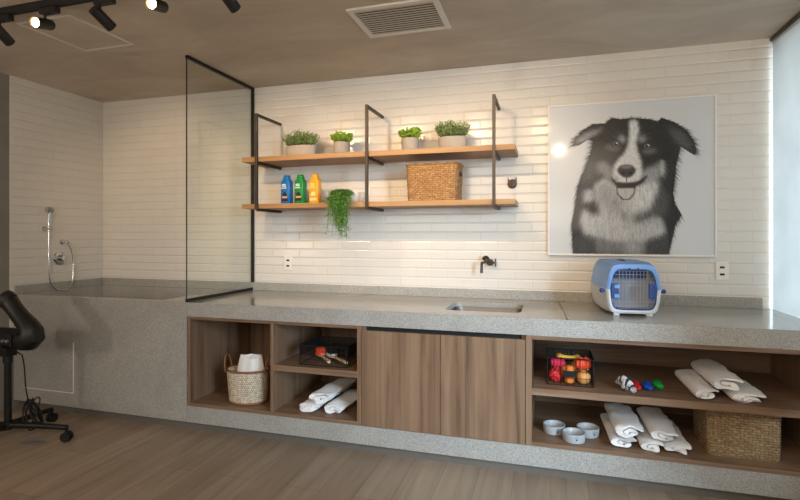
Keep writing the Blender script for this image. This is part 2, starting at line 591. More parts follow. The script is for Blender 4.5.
# roller blind
t = thing('roller_blind', 'tall plain white roller blind covering the window at the right wall', 'blind', (1.302, -1.1, .60))
o_ = t.location
MB().box(1.301, 1.303, -2.25, -.022, .62, 2.503).build('blind_fabric', M['blind'], t, False, o_)
MB().tube([(1.3125, -2.25, .632), (1.3125, -.022, .632)], .009, 10).build('bottom_bar', M['white_metal'], t, True, o_)
MB().box(1.292, 1.38, -2.29, -.004, 2.505, ZC - .001, .004).build('head_rail', M['alu'], t, False, o_)
MB().tube([(1.318, -2.25, 2.488), (1.318, -.022, 2.488)], .013, 12).build('roller_tube', M['alu'], t, True, o_)

# ------------------------------------------------------------------ granite worktop
def ring_patch(mb, x0, x1, y0, y1, z, hole, cx, cy):
    """flat patch x0..x1,y0..y1 at z with the closed loop `hole` cut out"""
    outer = []
    angs = [math.atan2(p[1] - cy, p[0] - cx) for p in hole]
    for a in angs:
        c, s = math.cos(a), math.sin(a)
        tt = []
        if c > 1e-9: tt.append((x1 - cx) / c)
        if c < -1e-9: tt.append((x0 - cx) / c)
        if s > 1e-9: tt.append((y1 - cy) / s)
        if s < -1e-9: tt.append((y0 - cy) / s)
        k = min(tt)
        outer.append([cx + c * k, cy + s * k, z])
    for X, Y in ((x0, y0), (x0, y1), (x1, y0), (x1, y1)):
        k = min(range(len(outer)), key=lambda i: (outer[i][0] - X) ** 2 + (outer[i][1] - Y) ** 2)
        outer[k][0], outer[k][1] = X, Y
    mb.loft([[(p[0], p[1], z) for p in hole], outer], False, False)

def rrect(cx, cy, hx, hy, r, n=8):
    pts = []
    for (sx, sy, a0) in ((1, 1, 0), (-1, 1, 90), (-1, -1, 180), (1, -1, 270)):
        for i in range(n + 1):
            a = math.radians(a0 + 90 * i / n)
            pts.append((cx + sx * (hx - r) + r * math.cos(a), cy + sy * (hy - r) + r * math.sin(a)))
    return pts

WX0, WX1 = -2.335, 1.296
t = thing('granite_worktop', 'long grey speckled granite worktop running under the shelves and the dog picture', 'worktop', (-.5, -.4, ZA))
o_ = t.location
mb = MB()
SX, SY = -.388, -.436
hole = rrect(SX, SY, .225, .196, .05)
ring_patch(mb, SX - .26, SX + .26, SY - .25, SY + .25, ZT, hole, SX, SY)
mb.loft([[(p[0], p[1], ZT) for p in hole], [(p[0], p[1], ZT - .03) for p in hole]], False, False)
ring_patch(mb, SX - .26, SX + .26, SY - .25, SY + .25, ZT - .03, hole, SX, SY)
def slab(x0, x1, y0, y1):
    mb.add([(x0, y0, ZT), (x1, y0, ZT), (x1, y1, ZT), (x0, y1, ZT)], [(0, 1, 2, 3)])
    mb.add([(x0, y0, ZT - .03), (x1, y0, ZT - .03), (x1, y1, ZT - .03), (x0, y1, ZT - .03)], [(0, 3, 2, 1)])
for a in ((WX0, SX - .26, YF, -.001), (SX + .26, WX1, YF, -.001), (SX - .26, SX + .26, YF, SY - .25), (SX - .26, SX + .26, SY + .25, -.001)):
    slab(*a)
mb.box(WX0, WX1, YF, YF + .03, ZA, ZT - .0005)
mb.box(WX0, WX1, -.012, -.001, ZT - .03, ZT - .0005)
mb.box(WX1 - .02, WX1, YF + .03, -.012, ZA, ZT - .0005)
mb.build('slab', M['granite'], t, False, o_)
MB().box(WX0, 1.248, -.022, -.001, ZT + .0003, .933, .002).build('backsplash', M['granite'], t, False, o_)
MB().add([(.052, -.025, ZT + .0006), (.058, -.025, ZT + .0006), (.092, -.79, ZT + .0006), (.084, -.79, ZT + .0006)], [(0, 3, 2, 1)]).build('seam', M['dark_steel'], t, False, o_)

# sink
t = thing('sink', 'small undermounted stainless steel sink set into the granite worktop below the tap', 'sink', (SX, SY, ZT - .18))
o_ = t.location
def rl(hx, hy, r, z): return [(p[0], p[1], z) for p in rrect(SX, SY, hx, hy, r)]
MB().loft([rl(.243, .215, .07, ZT - .0315), rl(.230, .201, .062, ZT - .0315), rl(.226, .197, .062, ZT - .05), rl(.208, .182, .065, ZT - .13), rl(.18, .154, .06, ZT - .155), rl(.03, .03, .028, ZT - .165)], False, False).build('basin', M['steel'], t, True, o_)
MB().lathe([(.045, 0), (.045, .003), (.03, .004), (.026, -.004), (.003, -.004)], 24, (SX, SY, ZT - .1655)).build('drain', M['chrome'], t, True, o_)

# ------------------------------------------------------------------ tub
TX1 = WX0 - .001
t = thing('dog_bathing_tub', 'raised grey granite dog bathing tub in the left corner', 'bathtub', (-3.1, -.4, .065))
o_ = t.location
mb = MB()
bx0, bx1, by0, by1, bz = XL + .045, -2.575, YF + .052, -.045, .44
ot = [(XL + .001, YF), (TX1, YF), (TX1, -.001), (XL + .001, -.001)]
it = [(bx0, by0), (bx1, by0), (bx1, by1), (bx0, by1)]
mb.loft([[(x, y, .066) for x, y in ot], [(x, y, ZT) for x, y in ot], [(x, y, ZT) for x, y in it],
         [(x + (.02 if x < -3 else -.02), y, bz) for x, y in it]], True, True)
mb.build('tub_body', M['granite'], t, False, o_)
bs = MB().box(XL + .001, TX1, -.022, -.001, ZT + .0003, .933, .002)
bs.box(XL + .001, XL + .022, YF + .003, -.0225, ZT + .0003, .933, .002)
bs.build('backsplash', M['granite'], t, False, o_)
hp = MB()
hp.box(-3.325, -3.317, YF - .002, YF, .165, .535); hp.box(-3.80, -3.325, YF - .002, YF, .165, .172)
hp.build('hatch_trim', M['white_metal'], t, False, o_)
MB().lathe([(.05, 0), (.05, .004), (.03, .005), (.025, -.002), (.003, -.002)], 24, (-3.5, -.4, bz)).build('drain', M['chrome'], t, True, o_)

# plinth under the cabinets
t = thing('granite_plinth', 'low grey granite plinth along the floor under the wooden cabinets', 'plinth', (-.5, -.4, 0))
o_ = t.location
MB().box(WX0, WX1, YF, -.002, .065, .175, .002).build('plinth_slab', M['granite'], t, False, o_)
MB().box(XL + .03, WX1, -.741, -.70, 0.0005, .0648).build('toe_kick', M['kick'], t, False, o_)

# ------------------------------------------------------------------ cabinets
ZB, ZK = .1755, ZA - .0005      # cabinet bottom / top
YK = -.08                       # back
def board(t, name, m, x0, x1, y0, y1, z0, z1, bev=.0012):
    return MB().box(x0, x1, y0, y1, z0, z1, bev).build(name, M[m], t, False, t.location)

# left open cabinet
cx0, cx1 = -2.330, -1.086
t = thing('open_cabinet', 'walnut open cabinet with three compartments beside the tub', 'cabinet', ((cx0 + cx1) / 2, -.44, ZB))
board(t, 'side_panel', 'wood_v', cx0, cx0 + .022, YF + .003, YK, ZB, ZK)
board(t, 'side_panel', 'wood_v', cx1 - .026, cx1, YF + .003, YK, ZB, ZK)
board(t, 'top_panel', 'wood_h', cx0 + .0222, cx1 - .0262, YF + .003, YK, ZK - .02, ZK)
board(t, 'bottom_panel', 'wood_h', cx0 + .0222, cx1 - .0262, YF + .003, YK, ZB, ZB + .022)
board(t, 'back_panel', 'wood_v', cx0 + .0222, cx1 - .0262, YK - .012, YK - .001, ZB + .0222, ZK - .0202)
board(t, 'partition', 'wood_v', -1.702, -1.680, YF + .003, YK - .0122, ZB + .0222, ZK - .0202)
board(t, 'shelf', 'wood_h', -1.6798, cx1 - .0262, YF + .003, YK - .0122, .460, .497)
# door cabinet
dx0, dx1 = -1.085, -.129
t = thing('door_cabinet', 'walnut cabinet with two plain doors below the sink', 'cabinet', ((dx0 + dx1) / 2, -.44, ZB))
board(t, 'side_panel', 'wood_v', dx0 + .001, dx0 + .02, YF + .024, YK, ZB, ZK)
board(t, 'side_panel', 'wood_v', dx1 - .02, dx1 - .001, YF + .024, YK, ZB, ZK)
board(t, 'bottom_panel', 'wood_h', dx0 + .0202, dx1 - .0202, YF + .024, YK, ZB, ZB + .02)
board(t, 'back_panel', 'wood_v', dx0 + .0202, dx1 - .0202, YK - .012, YK, ZB + .0202, ZK)
board(t, 'gap_shade_strip', 'dark', dx0 + .0202, dx1 - .0202, YF + .04, YF + .06, .69, ZK)  # near-black strip painting the shade in the finger gap above the doors
dm = (dx0 + dx1) / 2 + .005
board(t, 'door', 'wood_v', dx0 + .002, dm - .0015, YF + .002, YF + .022, ZB + .002, .748)
board(t, 'door', 'wood_v', dm + .0015, dx1 - .002, YF + .002, YF + .022, ZB + .002, .748)
# right open cabinet
rx0, rx1 = -.128, 1.294
t = thing('open_cabinet', 'wide walnut open cabinet with one long shelf at the right', 'cabinet', ((rx0 + rx1) / 2, -.44, ZB))
board(t, 'side_panel', 'wood_v', rx0, rx0 + .032, YF + .003, YK, ZB, ZK)
board(t, 'side_panel', 'wood_v', rx1 - .03, rx1, YF + .003, YK, ZB, ZK)
board(t, 'top_panel', 'wood_h', rx0 + .0322, rx1 - .0302, YF + .003, YK, ZK - .022, ZK)
board(t, 'bottom_panel', 'wood_h', rx0 + .0322, rx1 - .0302, YF + .003, YK, ZB, ZB + .022)
board(t, 'back_panel', 'wood_h', rx0 + .0322, rx1 - .0302, YK - .012, YK - .001, ZB + .0222, ZK - .0222)
board(t, 'shelf', 'wood_h', rx0 + .0322, rx1 - .0302, YF + .003, YK - .0122, .452, .490)
ZF = ZB + .0222                 # compartment floor
ZS_L, ZS_R = .4972, .4902       # shelf tops

# ------------------------------------------------------------------ glass partition
t = thing('glass_partition', 'clear glass splash screen with thin black edging at the end of the tub', 'screen', (XG, -.4, ZT))
o_ = t.location
gz1 = ZC - .002
MB().box(XG - .004, XG + .004, YF + .004, -.024, ZT + .021, gz1 - .019).build('glass_pane', M['glass'], t, False, o_)
MB().box(XG - .010, XG + .010, YF + .002, -.0005, gz1 - .02, gz1).build('top_rail', M['black_metal'], t, False, o_)
MB().box(XG - .010, XG + .010, YF + .002, -.023, ZT + .001, ZT + .022).build('bottom_rail', M['black_metal'], t, False, o_)
MB().box(XG - .010, XG + .010, -.0235, -.0005, .934, gz1 - .0202).build('wall_rail', M['black_metal'], t, False, o_)
MB().box(XG - .0045, XG + .0045, YF + .002, YF + .005, ZT + .022, gz1 - .02).build('edge_strip', M['dark_steel'], t, False, o_)

# ------------------------------------------------------------------ wall shelf
SYF = -.338
t = thing('wall_shelf', 'two tier oak wall shelf hung in three dark metal frames', 'shelf', (-1.2, -.17, 1.50))
o_ = t.location
for z0, z1 in ((1.866, 1.902), (1.517, 1.551)):
    MB().box(-2.222, -.214, SYF + .003, -.004, z0, z1, .002).build('shelf_board', M['shelfwood'], t, False, o_)
for X in (-2.088, -1.216, -.346):
    p = MB().box(X - .010, X + .010, SYF - .019, SYF + .001, 1.505, 2.222, .0015).build('upright', M['frame_metal'], t, False, o_)
    for z in (2.212, 1.8555, 1.5065):
        MB().box(X - .009, X + .009, SYF - .0005, -.0005, z - .010, z + .010, .0015).build('arm', M['frame_metal'], p, False, o_)
ZU, ZL = 1.9025, 1.5515

# ------------------------------------------------------------------ plants
def leaf(mb, p, d, L, W, up=None, fold=.25):
    d = Vector(d).normalized()
    up = Vector(up or (0, 0, 1))
    s = d.cross(up)
    if s.length < 1e-3: s = Vector((1, 0, 0))
    s.normalize()
    n = s.cross(d)
    p = Vector(p)
    a = p; b = p + d * L * .5 + s * W * .5 + n * W * fold; c = p + d * L - n * L * .06; e = p + d * L * .5 - s * W * .5 + n * W * fold
    m = p + d * L * .5
    mb.add([a, b, c, e, m], [(0, 1, 4), (1, 2, 4), (4, 2, 3), (0, 4, 3)])

def sprig_foliage(rx, ry, z0, h, nst, rnd, ll=.030, lw=.013):
    lv, st = MB(), MB()
    for i in range(nst):
        a = rnd.uniform(0, 2 * PI); q = math.sqrt(rnd.random())
        x, y = rx * .8 * q * math.cos(a), ry * .8 * q * math.sin(a)
        hh = h * rnd.uniform(.55, 1.05) * (1 - .25 * q)
        lean = Vector((math.cos(a) * q * .75 + rnd.uniform(-.2, .2), math.sin(a) * q * .45 + rnd.uniform(-.2, .2), 1)).normalized()
        p0 = Vector((x, y, z0)); p1 = p0 + lean * hh
        st.tube([p0, p1], .0014, 4)
        k = int(hh / .0085)
        for j in range(k):
            f = (j + 1.2) / (k + .2)
            if f < .2: continue
            p = p0.lerp(p1, min(f, 1))
            b = j * 2.4 + i
            dz = .55 + .9 * max(0, f - .6)
            leaf(lv, p, (math.cos(b), math.sin(b), dz), ll * rnd.uniform(.7, 1.1) * (1.1 - .4 * f), lw)
    return lv, st

def planter(name, label, loc, rx, ry, h, fh, nst, matl, group, seed, ll=.030, lw=.013):
    rnd = random.Random(seed)
    t = thing(name, label, 'plant', loc, 0, group)
    MB().lathe([(.9, 0), (.97, .006), (1.0, h * .5), (1.0, h - .004), (.985, h), (.90, h), (.89, h - .012), (.02, h - .012)], 40, (0, 0, 0), rx, ry).build('pot', M['pot'], t)
    MB().lathe([(.885, h - .0115), (.5, h - .006), (.01, h - .004)], 24, (0, 0, 0), rx, ry, cap0=False).build('soil', M['soil'], t)
    lv, st = sprig_foliage(rx, ry, h - .008, fh, nst, rnd, ll, lw)
    f = lv.build('foliage', M[matl], t, False)
    st.build('stems', M['stem'], f)
    return t

planter('potted_plant', 'long oval cement planter with grey-green sprigs at the left end of the upper shelf', (-1.802, -.2, ZU), .126, .058, .086, .125, 150, 'leaf_grey', 'plants on the upper shelf', 1)
planter('potted_plant', 'small round cement pot with lime green leaves beside the left oval planter', (-1.466, -.2, ZU), .060, .060, .095, .085, 90, 'leaf_lime', 'plants on the upper shelf', 2, .036, .026)
planter('potted_plant', 'small round cement pot with lime green leaves just right of the middle shelf frame', (-.945, -.2, ZU), .062, .062, .095, .085, 90, 'leaf_lime', 'plants on the upper shelf', 3, .036, .026)
planter('potted_plant', 'oval cement planter with grey-green sprigs above the seagrass basket', (-.642, -.2, ZU), .100, .058, .088, .125, 140, 'leaf_grey', 'plants on the upper shelf', 4)

# trailing fern in a white bowl
rnd = random.Random(5)
TB = (-1.352, -.205, ZL)
t = thing('trailing_plant', 'trailing green fern hanging over the lower shelf from a white bowl', 'plant', TB)
MB().lathe([(.042, 0), (.062, .02), (.075, .055), (.078, .078), (.074, .078), (.070, .058), (.01, .056)], 36).build('bowl', M['pot_white'], t)
MB().lathe([(.069, .060), (.03, .066), (.004, .066)], 24, cap0=False).build('soil', M['soil'], t)
lv, st = MB(), MB()
for i in range(70):
    a = rnd.gauss(-2.05, .6)
    drop = rnd.uniform(.10, .30) * (1 if i > 14 else .3)
    sx = -.042 + rnd.gauss(0, .032)
    edge = Vector((sx - rnd.uniform(0, .03), -.163 - rnd.uniform(0, .028), .045 + rnd.uniform(-.01, .03)))
    s0 = Vector((.05 * math.cos(a), .05 * math.sin(a), .06))
    mid = s0.lerp(edge, .5) + Vector((-.02, 0, .030 + rnd.uniform(0, .015)))
    tip = edge + Vector((rnd.gauss(.012, .022) + .05 * (drop - .15), rnd.uniform(-.02, .005), -drop))
    pts = []
    for k in range(15):
        f = k / 14
        if f < .45:
            g = f / .45; p = s0 * (1 - g) ** 2 + mid * 2 * g * (1 - g) + edge * g * g
        else:
            g = (f - .45) / .55; p = edge.lerp(tip, g) + Vector((math.sin(g * 5 + i) * .006, 0, 0))
        pts.append(p)
    st.tube(pts, .0012, 4)
    for k in range(1, 15):
        for q in range(4):
            p = pts[k - 1].lerp(pts[k], q / 4)
            b = rnd.uniform(0, 2 * PI)
            leaf(lv, p, (math.cos(b), math.sin(b) - .25, rnd.uniform(-.7, .4)), rnd.uniform(.026, .044), .009)
f = lv.build('foliage', M['leaf_fern'], t, False)
st.build('stems', M['stem'], f)

# ------------------------------------------------------------------ shampoo bottles
def bottle(label, x, mat, print_mats):
    t = thing('shampoo_bottle', label, 'bottle', (x, -.225, ZL), -.12, 'shampoo bottles on the lower shelf')
    def L(hx, hy, z, r=.012): return [(p[0], p[1], z) for p in rrect(0, 0, hx, hy, min(r, hy * .95), 5)]
    b = MB().loft([L(.039, .026, 0), L(.041, .028, .004), L(.041, .028, .160), L(.039, .028, .168), L(.030, .025, .185), L(.024, .020, .187)]).build('bottle_body', mat, t)
    c = MB().loft([L(.024, .020, .1875, .01), L(.025, .021, .190, .01), L(.022, .019, .214, .01), L(.019, .016, .218, .01)]).build('cap', mat, t)
    y = -.0286
    pm, dm_, tm = print_mats
    lab = MB()
    for z, w_ in ((.146, .020), (.135, .022), (.120, .027)):
        lab.box(-.004 - w_, -.004 + w_ * .7, y - .0006, y, z - .004, z + .004)
    lab.build('label_lines', pm, b, False)
    d = MB()
    d.lathe([(.020, 0), (.02, .0008)], 20); 
    d.xf(Matrix.Translation((0, y, .068)) @ Matrix.Rotation(PI / 2, 4, 'X'))
    d.lathe([(.006, 0), (.006, .0008)], 10).xf(Matrix.Identity(4))
    d.v = d.v[:40]; d.f = [f for f in d.f if max(f) < 40]; d.uv = {}
    d.box(-.029, .029, y - .0007, y, .022, .042)
    d.build('label_patch', dm_, b, False)
    MB().box(-.022, .022, y - .0012, y - .0006, .045, .058).build('label_spot', tm, b, False)
    return t
bottle('blue shampoo bottle, leftmost of the three on the lower shelf', -1.903, M['bottle_blue'], (M['label_light'], M['label_dark'], M['label_tan']))
bottle('green shampoo bottle standing between the blue and the yellow bottle', -1.789, M['bottle_green'], (M['label_light'], M['label_dark'], M['label_tan']))
bottle('yellow shampoo bottle standing right of the green bottle', -1.668, M['bottle_yellow'], (M['label_cream'], M['label_cream'], M['label_tan']))

# ------------------------------------------------------------------ seagrass baskets
def woven_box(name, label, loc, hx, hy, h, mat, taper=.94, rz=0, r=.03, holes=True):
    t = thing(name, label, 'basket', loc, rz)
    n = 12
    rows = int(h / .0065)
    loops = []
    for i in range(rows + 1):
        z = h * i / rows
        k = taper + (1 - taper) * i / rows
        base = rrect(0, 0, hx * k, hy * k, r, 5)
        # resample evenly
        P = [Vector((p[0], p[1])) for p in base]
        seg = [(P[(j + 1) % len(P)] - P[j]).length for j in range(len(P))]
        per = sum(seg); cnt = 180; out = []
        j = 0; acc = 0
        for q in range(cnt):
            d = per * q / cnt
            while acc + seg[j] < d: acc += seg[j]; j += 1
            p = P[j].lerp(P[(j + 1) % len(P)], (d - acc) / max(seg[j], 1e-9))
            nn = p.normalized()
            bump = .0022 * math.sin(2 * PI * q / cnt * 30 + (PI if (i // 2) % 2 else 0)) * (1 if 0 < i < rows else 0)
            out.append((p.x + nn.x * bump, p.y + nn.y * bump, z))
        loops.append(out)
    inner = [[(x * .955, y * .955, z) for x, y, z in loops[-1]], [(x * .945, y * .945, .02 + 0 * z) for x, y, z in loops[0]]]
    MB().loft(loops + inner, True, True).build('woven_body', M[mat], t)
    rim = MB()
    base = rrect(0, 0, hx * 1.0, hy * 1.0, r, 8)
    def along(f):
        return base[int(f * len(base)) % len(base)]
    cnt = len(base) * 6
    for ph in (0, PI):
        pts = []
        for q in range(cnt + 1):
            f = q / 6
            a = Vector(base[int(f) % len(base)]); b = Vector(base[(int(f) + 1) % len(base)])
            p = a.lerp(b, f - int(f))
            w_ = 2 * PI * q / cnt * 46 + ph
            nn = p.normalized()
            pts.append((p.x + nn.x * .004 * math.sin(w_), p.y + nn.y * .004 * math.sin(w_), h + .004 * math.cos(w_)))
        rim.tube(pts, .0048, 6)
    rim.build('rim', M[mat], t)
    if holes:
        for s in (-1, 1):
            MB().loft([[(s * (hx * .985 + .003 + e), .045 * math.cos(a), h * .74 + .016 * math.sin(a)) for a in [2 * PI * k / 16 for k in range(16)]] for e in (0, .002)]).build('handle_hole', M['dark'], t)
    return t
woven_box('seagrass_basket', 'golden seagrass storage basket on the lower wall shelf', (-.768, -.19, ZL), .180, .12, .250, 'seagrass', .95)
woven_box('seagrass_basket', 'brown seagrass basket on the cabinet floor below the long shelf', (.935, -.55, ZF), .165, .15, .225, 'seagrass_dk', .99, 0, .035, False)

# ------------------------------------------------------------------ wicker towel basket
t = thing('wicker_basket', 'oval cream cane basket with brown rim holding a towel', 'basket', (-1.955, -.655, ZF), .1)
loops = []
rows = 36
for i in range(rows + 1):
    f = i / rows; z = .012 + .205 * f
    k = .9 + .12 * f
    lp = []
    for q in range(160):
        a = 2 * PI * q / 160
        bump = .0022 * math.sin(a * 40 + (PI if (i // 2) % 2 else 0))
        lp.append(((.142 * k + bump) * math.cos(a), (.105 * k + bump) * math.sin(a), z))
    loops.append(lp)
inn = [[(x * .95, y * .94, z) for x, y, z in loops[-1]], [(x * .93, y * .92, .025) for x, y, z in loops[0]]]
MB().loft(loops + inn).build('woven_body', M['cane'], t)
def oval(k, z, n=60): return [(.142 * k * math.cos(2 * PI * j / n), .105 * k * math.sin(2 * PI * j / n), z) for j in range(n + 1)]
MB().tube(oval(1.03, .219), .0075, 8).build('rim', M['rattan'], t)
MB().tube(oval(.90, .0085), .0078, 8).build('base_ring', M['rattan'], t)
for s in (-1, 1):
    pts = [(s * (.143 + .012 * math.sin(PI * k / 14)), .045 * math.cos(PI * k / 14), .20 + .115 * math.sin(PI * k / 14)) for k in range(15)]
    MB().tube(pts, .0055, 8).build('handle', M['rattan'], t)

# ------------------------------------------------------------------ towels
def noise3(p, s, seed=0):
    from mathutils import noise
    return noise.noise(Vector(p) * s + Vector((seed * 7.3, seed * 3.1, seed)))

def rolled_towel(label, loc, rz=0, W=.075, H=.05, L=.38, turns=2.3, seed=1, group='rolled towels', mat='towel', pitch=0):
    """spiral rolled towel, axis along +y from the front end at y=0"""
    K = int(turns * 26)
    th = .80 / turns * .86
    def pt(k, off):
        a = 2 * PI * turns * k / K
        r = max(.02, 1 - .80 * k / K + off)
        c, q = math.cos(a + .6), math.sin(a + .6)
        e = (abs(c) ** 2.7 + abs(q) ** 2.7) ** (-1 / 2.7)
        return (c * e * r * W, q * e * r * H)
    sec = [pt(k, 0) for k in range(K + 1)] + [pt(k, -th * (1 - .7 * max(0, 1 - k / 8))) for k in range(K, -1, -1)]
    loops = []
    ns = 22
    for i in range(ns + 1):
        f = i / ns
        lp = []
        e = min(f, 1 - f)
        sc = 1 - .05 * max(0, 1 - e / .04)
        for j, (x, z) in enumerate(sec):
            p = (x, f * L, z)
            d = noise3((x * 1.0, f * L, z), 8, seed) * .010 + noise3(p, 24, seed) * .006
            q = math.hypot(x / W, z / H)
            lp.append((x * sc * (1 + d * 8), f * L + (noise3((x, z, 0), 22, seed) * .026 if i in (0, ns) else 0), (z * sc + d) + H))
        loops.append(lp)
    zmin = min(p[2] for lp in loops for p in lp)
    loops = [[(x, y, z - zmin) for x, y, z in lp] for lp in loops]
    # close the two ends with quads across the sheet thickness
    mb = MB().loft(loops, False, False)
    n = len(sec)
    for i, flip in ((0, 1), (ns, 0)):
        base = i * n
        for k in range(K):
            a, b, c, d = base + k, base + k + 1, base + n - 2 - k, base + n - 1 - k
            mb.f.append((a, b, c, d))
    o = mb.build('rolled_towel', M[mat], None, True, None, 60)
    o.location = loc; o.rotation_euler = (pitch, 0, rz)
    return tag(o, label, 'towel', group)

G1 = 'rolled towels beside the brushes'
rolled_towel('rolled white towel at the front left of the small stack under the brush basket', (-1.467, -.735, ZF), -.05, .084, .028, .36, 1.7, 1, G1)
rolled_towel('rolled white towel at the right of the small stack under the brush basket', (-1.298, -.72, ZF), -.05, .084, .031, .36, 1.6, 2, G1)
rolled_towel('rolled white towel lying on top of the two under the brush basket', (-1.395, -.725, ZF + .054), -.05, .094, .038, .38, 1.7, 3, G1)
G2 = 'rolled towels on the long shelf'
rolled_towel('rolled white towel at the left of the three on the long shelf', (.750, -.765, ZS_R), .02, .066, .032, .40, 1.7, 4, G2)
rolled_towel('rolled white towel at the right of the three on the long shelf', (.936, -.745, ZS_R), .02, .094, .027, .40, 1.6, 5, G2)
rolled_towel('rolled white towel resting on top of two others on the long shelf', (.845, -.755, ZS_R + .050), .01, .082, .036, .41, 1.7, 6, G2)
G3 = 'folded towels beside the bowls'
rolled_towel('white towel at the lower left of the pile beside the white bowls', (.368, -.745, ZF), .04, .078, .024, .40, 1.6, 7, G3)
rolled_towel('white towel in the middle of the bottom row beside the white bowls', (.505, -.745, ZF), .03, .068, .024, .40, 1.6, 8, G3)
rolled_towel('white towel at the bottom right of the pile, nearest the brown seagrass basket', (.625, -.745, ZF), .02, .076, .022, .40, 1.6, 9, G3)
rolled_towel('white towel lying on top at the left of the pile beside the bowls', (.398, -.73, ZF + .056), .04, .084, .031, .40, 1.6, 10, G3)
rolled_towel('white towel lying on top at the right of the pile beside the bowls', (.566, -.73, ZF + .053), .03, .078, .031, .40, 1.7, 11, G3)

# crumpled towel in the wicker basket
mb = MB()
loops = []
for i in range(22):
    f = i / 21
    lp = []
    for k in range(48):
        a = 2 * PI * k / 48
        r = 1 - .32 * f ** 1.5
        fold = 1 + .06 * math.sin(a * 5 + f * 2) + .04 * math.sin(a * 9 + 1)
        x = .104 * r * fold * math.cos(a) + .012 + .012 * f; y = .070 * r * fold * math.sin(a) * (1 - .25 * f)
        z = .10 + .205 * f + .012 * math.sin(a * 2 + 1) * f
        lp.append((x, y, z))
    loops.append(lp)
for f in (.6, .25, .02):
    lp0 = loops[21]
    cx = sum(p[0] for p in lp0) / 48; cy = sum(p[1] for p in lp0) / 48; cz = sum(p[2] for p in lp0) / 48 + .012 * (1 - f)
    loops.append([(cx + (p[0] - cx) * f, cy + (p[1] - cy) * f, cz + (p[2] - cz) * f + .006 * (1 - f) * math.sin(j * .7)) for j, p in enumerate(lp0)])
o = mb.loft(loops).build('towel', M['towel_warm'], None, True, None, 80)
o.location = (-1.955, -.655, ZF); o.rotation_euler = (0, 0, .1)
tag(o, 'crumpled white towel sticking out of the oval cane basket', 'towel')

# ------------------------------------------------------------------ wire baskets
def wire_basket(label, loc, hx, hy, h, plate=False, band=.036):
    t = thing('wire_basket', label, 'basket', loc)
    fr_ = MB()
    def rect(z, k=1): return [(sx * hx * k, sy * hy * k, z) for sx, sy in ((-1, -1), (1, -1), (1, 1), (-1, 1), (-1, -1))]
    for z, r in ((h, .0040), (.0035, .003)):
        for a, b in zip(rect(z)[:-1], rect(z)[1:]): fr_.cyl(a, b, r, 6)
    for sx in (-1, 1):
        for sy in (-1, 1): fr_.cyl((sx * hx, sy * hy, .003), (sx * hx, sy * hy, h), .003, 6)
    f = fr_.build('frame', M['wire_black'], t)
    ws = MB()
    nx, ny = int(hx * 2 / .034), int(hy * 2 / .034)
    for i in range(1, nx):
        x = -hx + 2 * hx * i / nx
        for sy in (-1, 1): ws.cyl((x, sy * hy, .003), (x, sy * hy, h), .0013, 4)
        ws.cyl((x, -hy, .003), (x, hy, .003), .0013, 4)
    for i in range(1, ny):
        y = -hy + 2 * hy * i / ny
        for sx in (-1, 1): ws.cyl((sx * hx, y, .003), (sx * hx, y, h), .0013, 4)
    for z in (h * .3, h * .55):
        for a, b in zip(rect(z)[:-1], rect(z)[1:]): ws.cyl(a, b, .0013, 4)
    # dense upper band
    k = int(hx * 2 / .009)
    for i in range(k):
        x = -hx + 2 * hx * i / k
        ws.box(x, x + .0065, hy - .001, hy + .001, h - band, h)
    k = int(hy * 2 / .009)
    for i in range(k):
        y = -hy + 2 * hy * i / k
        for sx in (-1, 1): ws.box(sx * hx - .001, sx * hx + .001, y, y + .006, h - band, h)
    ws.build('wire_mesh', M['wire_black'], t, False)
    if plate:
        MB().box(-.035, .035, -hy - .006, -hy - .003, h * .34, h * .56, .001).build('label_plate', M['wire_black'], t, False)
    return t
BB = (-1.362, -.60, ZS_L)
wire_basket('black wire basket holding two grooming brushes', BB, .160, .14, .125, False, .07)
TBK = (.105, -.585, ZS_R)
wire_basket('black wire basket filled with red and orange dog toys', TBK, .120, .12, .150, True, .07)

# brushes in the basket (lying, tilted)
def brush(label, loc, rz, head, bristle):
    t = thing('grooming_brush', label, 'brush', loc, rz)
    prof = [(-.045, .010, .008), (-.0, .011, .009), (.02, .011, .008), (.06, .009, .007), (.085, .008, .007), (.10, .016, .008), (.13, .027, .009), (.155, .027, .009), (.172, .012, .007)]
    loops = [[(w_ * math.cos(2 * PI * k / 16), -y, .014 + hh * math.sin(2 * PI * k / 16)) for k in range(16)] for y, w_, hh in prof]
    MB().loft(loops).build('handle', M[head[0]], t)
    hd = [(.095, .012), (.11, .024), (.13, .031), (.155, .031), (.172, .02)]
    loops = [[(w_ * math.cos(2 * PI * k / 16), -y, .022 + .010 * math.sin(2 * PI * k / 16)) for k in range(16)] for y, w_ in hd]
    MB().loft(loops).build('brush_head', M[head[1]], t)
    br = MB()
    for i in range(7):
        for j in range(7):
            x, y = -.022 + .044 * i / 6, -.105 - .055 * j / 6
            if (x / .028) ** 2 + ((y + .135) / .036) ** 2 < 1: br.cyl((x, y, .028), (x, y, .050), .0018, 4)
    br.build('bristles', M[bristle], t)
    t.scale = (1.18, 1.18, 1.18)
    return t
brush('grooming brush with coral red head and pale wooden handle in the wire basket', (-1.368, -.665, ZS_L + .006), PI + .70, ('brush_wood', 'orange_red'), 'orange_red')
brush('grooming brush with black bristles and pale wooden handle in the wire basket', (-1.262, -.660, ZS_L + .006), PI + .85, ('brush_wood', 'rope_white'), 'bristle')

